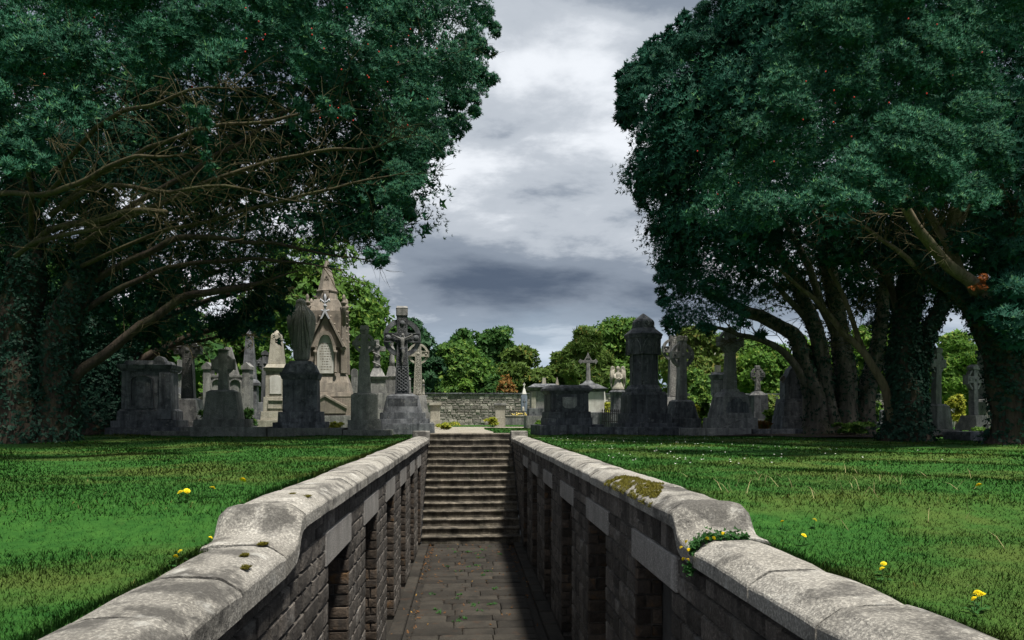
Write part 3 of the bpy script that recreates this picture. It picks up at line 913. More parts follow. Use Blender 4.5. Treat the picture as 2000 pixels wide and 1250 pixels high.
def pad_sets(C, out, r, L, per_m2, k):
    """needle sprays over each pad, sparser leaf mass inside"""
    g = rng
    n = np.maximum(20, per_m2*2*math.pi*r*r*0.62).astype(int)
    idx = np.repeat(np.arange(len(C)), n)
    d = sph(len(idx)); face = nrm(out[idx]*0.8 + np.array([[0, 0, 0.8]]))
    dot = (d*face).sum(1); d = np.where((dot < -0.12)[:, None], -d, d)
    # lobes: each pad is a bunch of knobs
    lob = 0.80 + 0.26*np.abs(np.sin(d[:, 0]*4.1 + C[idx, 0]*7)*np.sin(d[:, 1]*4.3 + C[idx, 1]*5) + 0.8*np.sin(d[:, 2]*4.6 + C[idx, 2]*6)*np.sin(d[:, 0]*5.2 + C[idx, 2]*3))
    p = C[idx] + d*(r[idx]*lob*(1 - 0.16*g.random(len(idx))**2))[:, None]*np.array([[1.0, 1.0, 0.72]])
    a = nrm(d*0.8 + np.array([[0, -0.1, 0.30]]) + g.normal(0, 0.22, d.shape))
    A = rosettes(p, a, L*g.uniform(0.75, 1.25, len(idx)), k, 0.115, 0.60, 0.62)
    n2 = np.maximum(8, per_m2*0.16*r*r*6).astype(int); id2 = np.repeat(np.arange(len(C)), n2)
    d2 = sph(len(id2)); p2 = C[id2] + d2*(r[id2]*0.62)[:, None]*np.array([[1, 1, 0.7]])
    B = rosettes(p2, d2, np.full(len(id2), L*2.0), 4, 0.3, 0.4, 0.6)
    return [A, B]
def worley_dome(x, y, cell, seed):
    """rounded bosses of about one cell across, creases between them (0..1)"""
    g = np.random.default_rng(seed)
    x0, x1, y0, y1 = x.min() - cell, x.max() + cell, y.min() - cell, y.max() + cell
    gx, gy = np.meshgrid(np.arange(x0, x1 + cell, cell), np.arange(y0, y1 + cell, cell))
    fx = (gx + g.uniform(-0.42, 0.42, gx.shape)*cell).ravel(); fy = (gy + g.uniform(-0.42, 0.42, gx.shape)*cell).ravel()
    fr = g.uniform(0.65, 1.05, len(fx))*cell
    best = np.zeros(len(x))
    for k in range(0, len(x), 20000):
        sl = slice(k, k + 20000)
        d2 = ((x[sl, None] - fx[None])*0.9)**2 + ((y[sl, None] - fy[None])*1.12)**2
        best[sl] = (np.sqrt(np.maximum(0, 1 - d2/fr[None]**2))*(fr[None]/cell)).max(1)
    return best
def mass(poly, Yf, per_m2, L, k, seed, cells=((80, 0.42), (36, 0.20), (16, 0.08)), hole=None, edge=0.0):
    """one continuous knobbly face of a crown over the part the photograph shows; set = needle sprays"""
    g = np.random.default_rng(seed)
    xs_ = np.array([q[0] for q in poly], float); ys_ = np.array([q[1] for q in poly], float)
    Ym = float(Yf(np.array([xs_.mean()]), np.array([ys_.mean()]))[0])
    area = (xs_.max() - xs_.min())*(ys_.max() - ys_.min())*(Ym/FPX)**2
    n = int(area*per_m2*1.25)
    x = g.uniform(xs_.min(), xs_.max(), n); y = g.uniform(ys_.min(), ys_.max(), n)
    ins = np.zeros(n, bool)
    m = len(poly)
    xe = x + 14*np.sin(y*0.11 + seed) + 7*np.sin(y*0.31 + x*0.2); ye = y + 12*np.sin(x*0.10 + seed) + 6*np.sin(x*0.27)
    for i in range(m):
        ax, ay = poly[i]; bx_, by_ = poly[(i+1) % m]
        if ay == by_: continue
        c = ((ay > ye) != (by_ > ye)) & (xe < (bx_ - ax)*(ye - ay)/(by_ - ay) + ax)
        ins ^= c
    x, y = x[ins], y[ins]
    if hole:
        q = np.array([mnoise.noise(Vector((a/hole[0], b/hole[0], seed))) + 0.5*mnoise.noise(Vector((a/hole[0]*2.7, b/hole[0]*2.7, seed + 3))) for a, b in zip(x, y)])
        x, y = x[q < hole[1]], y[q < hole[1]]
    def pos(px, py):
        h = 0
        for j, (c, amp) in enumerate(cells): h = h + amp*worley_dome(px, py, c, seed*10 + j)
        pos.h = h
        Y = Yf(px, py) - h
        u = (px - 1000.0)/FPX; v = (814.0 - py)/FPX
        a = ST + u*CT; b = CT - u*ST; kk = Y/b
        return np.stack([a*kk, Y, ZC + v*kk], 1)
    box = np.array([xs_.min() - 2, xs_.max() + 2]), np.array([ys_.min() - 2, ys_.max() + 2])
    X = np.concatenate([x, x + 2.0, x, box[0]]); Yp = np.concatenate([y, y, y - 2.0, box[1]])
    A = pos(X, Yp); n = len(x)
    hh = pos.h[:n]; lo, hi = np.quantile(hh, [0.15, 0.55])
    ok = g.random(n) < np.clip((hh - lo)/(hi - lo), 0.28, 1.0)
    p0, p1, p2 = A[:n][ok], A[n:2*n][ok], A[2*n:3*n][ok]; n = len(p0)
    nn = nrm(np.cross(p1 - p0, p2 - p0)); nn *= np.sign(-nn[:, 1:2] + 1e-9)
    a = nrm(nn*0.75 + np.array([[0, -0.05, 0.35]]) + g.normal(0, 0.25, nn.shape))
    p0 = p0 + nn*g.normal(0, 0.02, (n, 1))
    return rosettes(p0, a, L*g.uniform(0.65, 1.4, n), k, 0.12, 0.6, 0.5)
def ivy_on(path, rad, n, seed, size=0.075):
    g = np.random.default_rng(seed)
    m = len(path) - 1
    t = g.random(n)*m; k = np.minimum(t.astype(int), m - 1); f = (t - k)[:, None]
    A = np.array([tuple(p) for p in path]); Rr = np.array(rad)
    p = A[k]*(1 - f) + A[k+1]*f; r = Rr[k]*(1 - f[:, 0]) + Rr[k+1]*f[:, 0]
    an = g.random(n)*6.283
    d = np.stack([np.cos(an), np.sin(an), g.normal(0, 0.25, n)], 1)
    p = p + d*(r*1.03 + 0.10*g.random(n)**2)[:, None]
    a = nrm(d + np.array([[0, 0, 0.25]]) + g.normal(0, 0.35, (n, 3)))
    return rosettes(p, a, g.uniform(0.7, 1.3, n)*size, 2, 0.42, 0.15, 0.5)

def PX(lst, Y):
    """pixel polyline -> 3D; entries (px, py) or (px, py, Y)"""
    return [P(q[0], q[1], q[2] if len(q) > 2 else Y) for q in lst]

def yew(label, base, Y, stems, crown, extra=None, twig=None, ivy=0, seed=0, mat='yew', pad=(), masses=(), back=(), ivysize=0.075, barkmat='bark', thin=0.58, top=0.5):
    b = P(base, 850, Y)
    root = empty('yew_tree', (b.x, Y, 0)); tag(root, label, 'tree', 'old yews flanking the passage')
    off = Vector((b.x, Y, 0))
    Rn = random.Random(seed)
    ivs = []; tw = MB(); tips = []
    for i, (pl, r0, r1, kind) in enumerate(stems):
        pts = PX(pl, Y)
        if kind == 'trunk' or pl[0][1] > 860:
            pts[0].z = -0.15
        n = max(8, len(pl)*4)
        path = wiggle(spline(pts, n), 0.16 if kind == 'trunk' else 0.12, seed*3 + i)
        if kind != 'trunk': r0 *= thin; r1 *= thin
        rad = [r0 + (r1 - r0)*(j/n)**0.8 for j in range(n + 1)]
        if kind != 'trunk' and r1 < 0.085*thin:
            for j in range(5): rad[n - j] *= 0.25 + 0.15*j
        if kind == 'trunk':
            for j in range(3): rad[j] *= 1.35 - 0.13*j
        mb = MB()
        loc = [p - off for p in path]
        mb.tube(loc, rad, 14 if kind == 'trunk' else 9, lobes=(0.13, 3, i) if kind == 'trunk' else (0.06, 2, i))
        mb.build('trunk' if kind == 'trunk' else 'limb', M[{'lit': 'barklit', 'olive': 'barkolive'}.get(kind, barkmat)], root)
        if ivy and kind == 'trunk':
            ivs.append(ivy_on(path, rad, int(ivy*sum(rad)/len(rad)*2), seed*7 + i, ivysize))
        if twig and kind != 'trunk':
            grow_twigs(tw, path, Rn, twig[0], twig[1], twig[2], twig[3], tips=tips)
    if tw.v:
        o = tw.build('twigs', M['twig'], root)
        o.location = -off
        tag(o, None, None, None, 'stuff')
    sets = []
    for C, out, r in crown:
        sets += crown_sets(C, out, r, top)
    sets += list(back)
    o = finish_crown('crown', root, sets, M[mat]); o.location = -off
    ps = []
    for args, L, per, k in pad: ps += pad_sets(*args, L, per, k)
    ps += list(masses)
    if ps:
        o = finish_crown('crown_pads', root, ps, M[mat]); o.location = -off
    if ivs:
        o = mesh_obj('ivy', tri_mesh('ivy', [s[0] for s in ivs], [s[1] for s in ivs], M['ivy']), root); o.location = -off
        tag(o, None, None, None, 'stuff')
    return root, off, tips

def interp_f(xs, ys):
    return lambda v: float(np.interp(v, xs, ys))

def boxed_clumps(lst, seed, rr_=(0.35, 0.6), out=None):
    """clumps placed where the photograph shows pads of foliage: (px, py, Y, spread px, spread py, count)"""
    g = np.random.default_rng(seed)
    C = []
    for px, py, Y, sx, sy, n in lst:
        for _ in range(n):
            C.append(tuple(P(px + g.normal(0, sx), py + g.normal(0, sy), Y + g.normal(0, 0.5))))
    C = np.array(C); n = len(C)
    o = np.tile(np.array([[0.0, -0.8, 0.35]]) if out is None else np.array([out]), (n, 1)) + g.normal(0, 0.2, (n, 3))
    return C, nrm(o), g.uniform(rr_[0], rr_[1], n)

# --- left yew, nearest: a wide umbrella open below, limbs and bare twigs inside
L1c = []
RL = interp_f([2, 4, 7, 10.6, 12, 13.5, 15], [6.6, 7.0, 8.3, 9.7, 9.0, 6.8, 3.0])
rimL = interp_f([-180, -120, -95, -72, -50, -25, 0, 30, 50], [4.6, 4.9, 5.4, 6.4, 7.2, 6.8, 6.4, 6.4, 6.6])
L1c.append(yew_crown(-10.5, 20.6, RL, rimL, 14.5, 430, (-180, 50), (0.45, 0.8), 1.2, 1))
L1c.append(yew_crown(-10.5, 20.6, RL, interp_f([0, 360], [6.3, 6.3]), 15.0, 330, (50, 180), (0.8, 1.2), 1.4, 2))
L1c.append(yew_crown(-10.5, 20.6, RL, interp_f([-60, -30, 0, 45], [7.6, 6.8, 6.4, 6.4]), 13.5, 190, (-48, 45), (0.4, 0.65), 0.8, 3))
L1c.append(boxed_clumps([(560, 290, 20.0, 120, 75, 62), (700, 370, 19.6, 55, 55, 34), (400, 380, 20.2, 120, 55, 54), (280, 270, 20.2, 120, 85, 60), (100, 380, 20.2, 100, 80, 40), (640, 170, 19.8, 110, 70, 40), (150, 520, 20.4, 90, 50, 22), (760, 250, 18.8, 45, 90, 26), (660, 455, 19.6, 45, 22, 12), (350, 120, 19.5, 150, 80, 40)], 4, (0.5, 0.85)))
padL1 = [
    (pads([(935, 0), (970, 20), (966, 110), (956, 190), (910, 250), (875, 290), (832, 335), (815, 415), (794, 470), (784, 520), (765, 535), (735, 530), (715, 500), (750, 440), (770, 350), (800, 270), (850, 180)], 25, lambda x, y: 17.5 + 0.006*(400 - y), 14, 43, (0.6, -0.5, 0.3), jit=0.4), 0.064, 720, 6),
    (pads([(570, 200), (680, 200), (700, 232), (600, 240)], 26, lambda x, y: 12.3, 14, 44, drop=0.25, jit=0.4), 0.06, 700, 6),
    (pads([(345, 215), (400, 200), (430, 260), (435, 340), (410, 345), (385, 260)], 20, lambda x, y: 11.8, 10, 45, drop=0.3, jit=0.4), 0.058, 700, 6)]
massL1 = [
    mass([(-40, -30), (480, -30), (465, 110), (430, 150), (330, 125), (280, 160), (190, 110), (200, 235), (150, 250), (90, 215), (105, 325), (60, 345), (-40, 335)], lambda x, y: 10.3 + 0.9*((x - 60)/400)**2 - 0.0012*(y - 150), 2600, 0.056, 7, 71, ((100, 0.8), (42, 0.40), (17, 0.13)), (70, 0.65)),
    mass([(470, -30), (700, -30), (960, -30), (950, 60), (915, 170), (820, 240), (690, 130), (600, 150), (500, 110)], lambda x, y: 11.5 + (x - 480)/480*4.5, 1300, 0.070, 6, 72, ((70, 0.6), (30, 0.28)), (60, 0.26)),
    mass([(930, 40), (955, 150), (900, 250), (840, 320), (812, 430), (780, 500), (740, 520), (735, 440), (760, 330), (790, 240), (850, 150)], lambda x, y: 17.3 + 0.004*(400 - y), 1300, 0.066, 6, 73, ((48, 0.5), (22, 0.22)), (60, 0.30))]
backL1 = mass([(-40, -30), (940, -30), (945, 100), (890, 230), (825, 320), (790, 450), (740, 505), (640, 478), (540, 488), (470, 520), (330, 560), (150, 640), (-40, 650)], lambda x, y: 20.9 - 0.0022*np.maximum(0, x - 400), 280, 0.16, 4, 78, ((60, 0.7), (26, 0.3)), (45, 0.46))
stemsL1 = [
    ([(45, 862), (35, 760), (25, 650), (50, 530), (40, 420), (30, 300)], 0.62, 0.22, 'trunk'),
    ([(95, 862), (110, 770), (120, 660), (150, 560), (170, 480), (200, 400)], 0.52, 0.18, 'trunk'),
    ([(85, 820), (130, 752), (192, 700), (320, 605), (400, 572), (470, 556), (520, 545), (590, 520)], 0.40, 0.06, 'limb'),
    ([(150, 580), (180, 552), (280, 496), (360, 468), (480, 472, 17.5), (600, 490, 18), (740, 512, 18.5)], 0.26, 0.06, 'limb'),
    ([(120, 640), (240, 560), (340, 520), (450, 512), (560, 510), (680, 528)], 0.20, 0.05, 'limb'),
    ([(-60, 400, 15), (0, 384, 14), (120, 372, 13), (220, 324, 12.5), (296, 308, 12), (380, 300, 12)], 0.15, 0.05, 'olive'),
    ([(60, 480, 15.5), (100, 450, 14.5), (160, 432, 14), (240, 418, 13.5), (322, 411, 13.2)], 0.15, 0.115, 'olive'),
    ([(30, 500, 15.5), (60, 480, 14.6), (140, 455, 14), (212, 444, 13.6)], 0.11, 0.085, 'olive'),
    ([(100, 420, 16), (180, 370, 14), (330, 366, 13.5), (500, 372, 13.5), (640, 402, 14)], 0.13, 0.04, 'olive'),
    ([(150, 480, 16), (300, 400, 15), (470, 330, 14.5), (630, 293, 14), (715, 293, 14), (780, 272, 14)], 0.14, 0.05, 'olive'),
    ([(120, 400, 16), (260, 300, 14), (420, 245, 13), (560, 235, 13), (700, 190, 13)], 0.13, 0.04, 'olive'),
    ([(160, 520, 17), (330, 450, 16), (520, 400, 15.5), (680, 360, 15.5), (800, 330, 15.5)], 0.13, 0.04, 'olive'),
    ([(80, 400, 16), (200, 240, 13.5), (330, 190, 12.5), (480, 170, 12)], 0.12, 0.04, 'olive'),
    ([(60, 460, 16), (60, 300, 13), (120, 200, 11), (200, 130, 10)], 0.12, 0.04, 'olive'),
    ([(170, 450, 17), (380, 330, 17), (600, 200, 17), (800, 120, 17), (900, 100, 17)], 0.16, 0.04, 'limb'),
]
tL1, oL1, tips1 = yew('broad yew on the left, nearest the camera, with bare brown limbs under its crown', 70, 17.3, stemsL1, L1c, twig=(34, 1.05, 0.011, 1), ivy=9000, seed=1, mat='yewtop', pad=padL1, masses=massL1, back=[backL1], thin=0.44, top=1.0)

# --- left yew behind it
L2c = [yew_crown(-12.4, 24.5, interp_f([2, 3, 6, 9, 12], [5.2, 6.4, 7.2, 6.0, 2.0]), interp_f([-180, -90, -30, 0, 60, 180], [2.2, 3.0, 3.0, 2.9, 3.2, 3.2]), 11.5, 330, (-200, 60), (0.5, 0.9), 1.0, 5),
       boxed_clumps([(500, 625, 21.5, 28, 22, 7), (530, 560, 21.5, 25, 25, 8), (430, 640, 22, 30, 12, 6), (330, 600, 22, 60, 40, 9), (120, 500, 22, 70, 60, 10), (240, 480, 22, 60, 40, 8)], 6, (0.4, 0.7))]
backL2 = mass([(150, 460), (420, 470), (560, 490), (565, 590), (510, 650), (410, 655), (300, 680), (180, 700)], lambda x, y: 22.4 + 0*x, 260, 0.13, 5, 80, ((50, 0.6), (22, 0.25)), (35, 0.34))
stemsL2 = [
    ([(205, 848), (200, 770), (205, 700), (190, 620), (170, 540)], 0.85, 0.35, 'trunk'),
    ([(235, 846), (240, 770), (250, 700), (300, 610), (340, 540)], 0.5, 0.2, 'trunk'),
    ([(240, 730), (300, 690), (380, 655), (450, 630), (520, 605)], 0.30, 0.08, 'limb'),
    ([(230, 700), (290, 640), (370, 600), (470, 570), (540, 556)], 0.28, 0.08, 'limb'),
    ([(220, 720), (320, 680), (420, 660), (500, 650)], 0.16, 0.05, 'limb'),
    ([(240, 680), (330, 590), (420, 530), (520, 500)], 0.2, 0.06, 'limb'),
]
yew('dark ivy-clad yew on the left, standing behind the nearest one', 210, 24.3, stemsL2, L2c, twig=(22, 1.0, 0.022, 1), ivy=9000, seed=2, pad=[(pads([(480, 540), (560, 510), (565, 600), (520, 650), (420, 660), (400, 630), (480, 610)], 26, lambda x, y: 21.5, 17, 47), 0.09, 340, 5)], back=[backL2], ivysize=0.11)

# --- right yews
R1R = interp_f([2.4, 3, 5, 8, 10, 12, 13.5, 15], [3.2, 4.0, 4.5, 4.8, 5.2, 4.5, 3.6, 2.0])
R1c = [yew_crown(11.8, 22.2, R1R, interp_f([90, 130, 180, 210, 240, 270, 300], [4.2, 3.9, 3.6, 3.8, 4.4, 4.8, 4.8]), 14.6, 400, (95, 290), (0.5, 0.9), 1.0, 7),
       yew_crown(11.8, 22.2, R1R, interp_f([-180, 180], [4.4, 4.4]), 14.6, 150, (-70, 95), (0.8, 1.3), 1.0, 8),
       boxed_clumps([(1252, 200, 19.2, 14, 30, 9), (1285, 280, 19, 20, 50, 9), (1290, 130, 19.2, 22, 20, 6)], 9, (0.35, 0.55), (-0.5, -0.6, 0.3))]
padR1 = [
    (pads([(1214, 175), (1240, 130), (1295, 92), (1345, 60), (1385, -20), (1410, -20), (1370, 70), (1290, 130), (1250, 180), (1255, 260), (1270, 400), (1300, 480), (1310, 640), (1292, 630), (1283, 520), (1275, 430), (1243, 400), (1245, 280), (1225, 235)], 22, lambda x, y: 18.6, 14, 51, (-0.6, -0.5, 0.35), jit=0.4), 0.062, 760, 6),
    (pads([(1300, 640), (1440, 630), (1500, 650), (1440, 664), (1330, 664)], 24, lambda x, y: 19.5, 13, 53, (-0.3, -0.6, 0.0), jit=0.4), 0.09, 300, 5)]
backR = mass([(1480, 400), (2040, 400), (2040, 640), (1930, 620), (1860, 610), (1800, 640), (1700, 650), (1600, 590), (1500, 520)], lambda x, y: 23.6 + 0*x, 240, 0.16, 4, 79, ((60, 0.7), (26, 0.3)), (40, 0.12))
massR1 = [
    mass([(1235, 160), (1300, 95), (1350, 60), (1390, -30), (1600, -30), (1560, 130), (1470, 270), (1370, 370), (1400, 470), (1490, 500), (1490, 570), (1440, 630), (1320, 650), (1300, 600), (1290, 430), (1255, 390), (1252, 270), (1232, 220)], lambda x, y: 18.4 - 1.0*np.clip((x - 1230)/220, 0, 1), 1500, 0.064, 6, 74, ((66, 1.0), (30, 0.48), (13, 0.15)), (55, 0.60))]
# upright shoots on the left shoulder
g_ = np.random.default_rng(77)
sp = []
for px, py in ((1252, 120), (1225, 150), (1283, 95), (1310, 75), (1340, 45), (1268, 105), (1214, 185), (1298, 90), (1330, 62), (1218, 165)):
    for j in range(6):
        sp.append(tuple(P(px + g_.normal(0, 3) + j*1.0, py - 18 + j*13, 20.0 + g_.normal(0, 0.3))) + (0.10 + 0.045*j,))
sp = np.array(sp)
padR1.append(((sp[:, :3], nrm(np.tile(np.array([[-0.2, -0.3, 0.9]]), (len(sp), 1))), sp[:, 3]*0.9), 0.10, 420, 6))
stemsR1 = [
    ([(1600, 852), (1590, 760), (1565, 690), (1530, 640), (1440, 600), (1370, 560)], 0.40, 0.11, 'trunk'),
    ([(1625, 852), (1610, 740), (1590, 650), (1560, 560), (1500, 450)], 0.36, 0.12, 'trunk'),
    ([(1650, 854), (1645, 740), (1635, 640), (1620, 520), (1610, 400)], 0.42, 0.15, 'trunk'),
    ([(1680, 852), (1690, 760), (1710, 690), (1725, 600), (1745, 480)], 0.36, 0.13, 'trunk'),
    ([(1585, 770), (1545, 700), (1480, 662), (1410, 642), (1350, 640)], 0.26, 0.06, 'limb'),
    ([(1600, 700), (1560, 600), (1480, 540), (1400, 500)], 0.24, 0.06, 'limb'),
    ([(1630, 650), (1560, 480), (1480, 380), (1400, 300)], 0.24, 0.06, 'limb'),
    ([(1700, 740), (1740, 690), (1770, 620), (1800, 560)], 0.24, 0.08, 'limb'),
]
yew('tall yew on the right with fluted trunk and spiky shoots, crown edge against sky', 1640, 22.0, stemsR1, R1c, twig=(24, 1.1, 0.022, 1), ivy=2600, seed=3, pad=padR1, masses=massR1, back=[backR], ivysize=0.09, barkmat='barkgrey')

R2c = [yew_crown(10.6, 17.6, interp_f([3, 4, 7, 10, 12.5], [3.8, 5.2, 5.8, 4.6, 1.5]), interp_f([-180, -90, 0, 180], [4.0, 4.3, 4.2, 4.2]), 12.0, 300, (80, 330), (0.5, 0.9), 1.0, 10),
       boxed_clumps([(1480, 500, 16, 50, 40, 10), (1600, 480, 16, 70, 30, 10), (1700, 520, 16.5, 60, 40, 7), (1780, 500, 16.5, 60, 40, 8), (1560, 120, 15, 60, 60, 10)], 11, (0.35, 0.6))]
stemsR2 = [
    ([(1768, 866), (1765, 770), (1768, 660), (1780, 560), (1800, 460)], 0.46, 0.18, 'trunk'),
    ([(1790, 866), (1795, 780), (1800, 690), (1835, 600), (1885, 545)], 0.30, 0.12, 'trunk'),
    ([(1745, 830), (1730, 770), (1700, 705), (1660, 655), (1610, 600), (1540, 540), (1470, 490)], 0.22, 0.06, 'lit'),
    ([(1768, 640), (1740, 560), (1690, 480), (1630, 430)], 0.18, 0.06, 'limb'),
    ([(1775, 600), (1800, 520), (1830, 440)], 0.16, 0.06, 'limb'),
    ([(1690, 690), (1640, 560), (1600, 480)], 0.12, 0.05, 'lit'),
]
yew('ivy-covered yew trunk in the middle of the three right-hand yews', 1778, 16.5, stemsR2, R2c, twig=(26, 1.0, 0.015, 1), ivy=8000, seed=4, pad=[(pads([(1480, 440), (1620, 430), (1760, 470), (1820, 520), (1700, 540), (1560, 530)], 44, lambda x, y: 16.2, 24, 54, drop=0.45), 0.10, 220, 5)], ivysize=0.09)

R3R = interp_f([2.8, 4.0, 6, 8.5, 11, 13], [3.8, 5.0, 5.7, 5.4, 4.0, 1.0])
R3c = [yew_crown(11.0, 17.9, R3R, interp_f([-180, -150, -120, -90, -60, 0, 180], [4.6, 4.4, 4.1, 4.2, 4.6, 4.6, 4.8]), 12.5, 420, (150, 330), (0.45, 0.8), 0.8, 12),
       yew_crown(11.0, 17.9, R3R, interp_f([-180, 180], [4.6, 4.6]), 12.5, 100, (-30, 150), (0.8, 1.2), 0.8, 13)]
padR3 = [(pads([(1765, 385), (1820, 385), (1815, 412), (1775, 412)], 18, lambda x, y: 10.9, 11, 63, jit=0.4), 0.058, 800, 6),
         (pads([(1345, 420), (1440, 425), (1600, 385), (1780, 380), (1930, 385), (1930, 410), (1780, 402), (1600, 415), (1440, 455), (1370, 455)], 24, lambda x, y: 11.2, 14, 64, drop=0.2, jit=0.4), 0.058, 700, 6)]
massR3 = [
    mass([(1350, 415), (1385, 350), (1450, 290), (1490, 200), (1540, 90), (1600, -30), (1770, -30), (1830, 30), (1900, 60), (1960, 150), (1978, 330), (1930, 400), (1850, 395), (1780, 385), (1680, 395), (1570, 400), (1440, 445), (1370, 450)], lambda x, y: 11.0 + 1.3*((x - 1700)/330)**2 - 0.0018*(y - 220), 2600, 0.056, 7, 75, ((110, 0.95), (48, 0.46), (19, 0.15)), (75, 0.85)),
    mass([(1860, -30), (2060, -30), (2060, 90), (1950, 100), (1880, 40)], lambda x, y: 11.6 + 0*x, 1800, 0.058, 6, 76, ((90, 0.5), (40, 0.24), (17, 0.09)), (70, 0.4)),
    mass([(1560, -30), (1620, -30), (1540, 130), (1440, 280), (1420, 230), (1500, 120)], lambda x, y: 13.5 + 0*x, 800, 0.075, 6, 77, ((70, 0.5), (30, 0.24)), (60, 0.2))]
stemsR3 = [
    ([(1968, 878), (1962, 790), (1945, 710), (1915, 640), (1880, 590), (1840, 545), (1790, 500)], 0.40, 0.12, 'trunk'),
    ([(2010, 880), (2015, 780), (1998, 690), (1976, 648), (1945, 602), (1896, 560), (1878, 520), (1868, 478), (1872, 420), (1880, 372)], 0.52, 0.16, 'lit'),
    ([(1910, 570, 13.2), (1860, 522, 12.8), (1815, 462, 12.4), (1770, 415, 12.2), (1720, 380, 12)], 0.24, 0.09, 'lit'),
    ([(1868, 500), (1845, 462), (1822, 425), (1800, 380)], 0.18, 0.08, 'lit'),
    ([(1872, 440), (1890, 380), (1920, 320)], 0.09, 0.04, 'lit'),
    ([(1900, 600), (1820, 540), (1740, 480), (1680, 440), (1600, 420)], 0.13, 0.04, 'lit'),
    ([(1990, 640), (1985, 560), (1975, 470), (1990, 380)], 0.16, 0.08, 'limb'),
]
tR3, oR3, _ = yew('leaning yew at the right edge with pale forked limbs and a bright pillowy crown', 1985, 13.6, stemsR3, R3c, twig=(30, 0.9, 0.012, 1), ivy=6500, seed=5, mat='yewtop', pad=padR3, masses=massR3)
# hanging shoots around the leaning trunk, and one dead orange spray
C, o_, r_ = boxed_clumps([(1955, 560, 13.4, 22, 50, 9), (1985, 650, 13.2, 18, 50, 9), (1930, 480, 13.4, 30, 30, 5)], 15, (0.3, 0.5))
o = finish_crown('trunk_shoots', tR3, pad_sets(C, o_, r_, 0.09, 260, 6), M['yew']); o.location = -oR3
C, o_, r_ = boxed_clumps([(1918, 545, 12.6, 3, 10, 5), (1906, 562, 12.6, 5, 3, 3)], 16, (0.04, 0.08))
v_, n_ = clump_leaves(C, r_, o_, 6000, 0.035, 5, 0.12)
o = mesh_obj('dead_spray', tri_mesh('dead_spray', [v_], [n_], M['yewdead']), tR3); o.location = -oR3
tag(o, 'dead orange spray of needles', None, None, 'stuff')

# red berries scattered on the two near crowns
def berries(parent, off, lst, seed):
    g = random.Random(seed)
    mb = MB()
    for px, py, Y, sx, sy, n in lst:
        for _ in range(n):
            mb.ball(P(px + g.gauss(0, sx), py + g.gauss(0, sy), Y + g.gauss(0, 0.2)), 0.012, 6, 4)
    o = mb.build('berries', M['berry'], parent); o.location = -off
    tag(o, 'small red yew berries', None, None, 'stuff')
berries(tL1, oL1, [(160, 40, 9.9, 120, 40, 8), (420, 70, 10.4, 90, 50, 8), (620, 80, 10.6, 80, 50, 10), (60, 190, 9.4, 60, 40, 8), (800, 110, 12.6, 60, 70, 10), (640, 215, 11.5, 30, 15, 5)], 1)
berries(tR3, oR3, [(1650, 200, 10.1, 90, 80, 12), (1820, 180, 10.1, 70, 70, 8), (1450, 380, 11.1, 40, 20, 5)], 2)

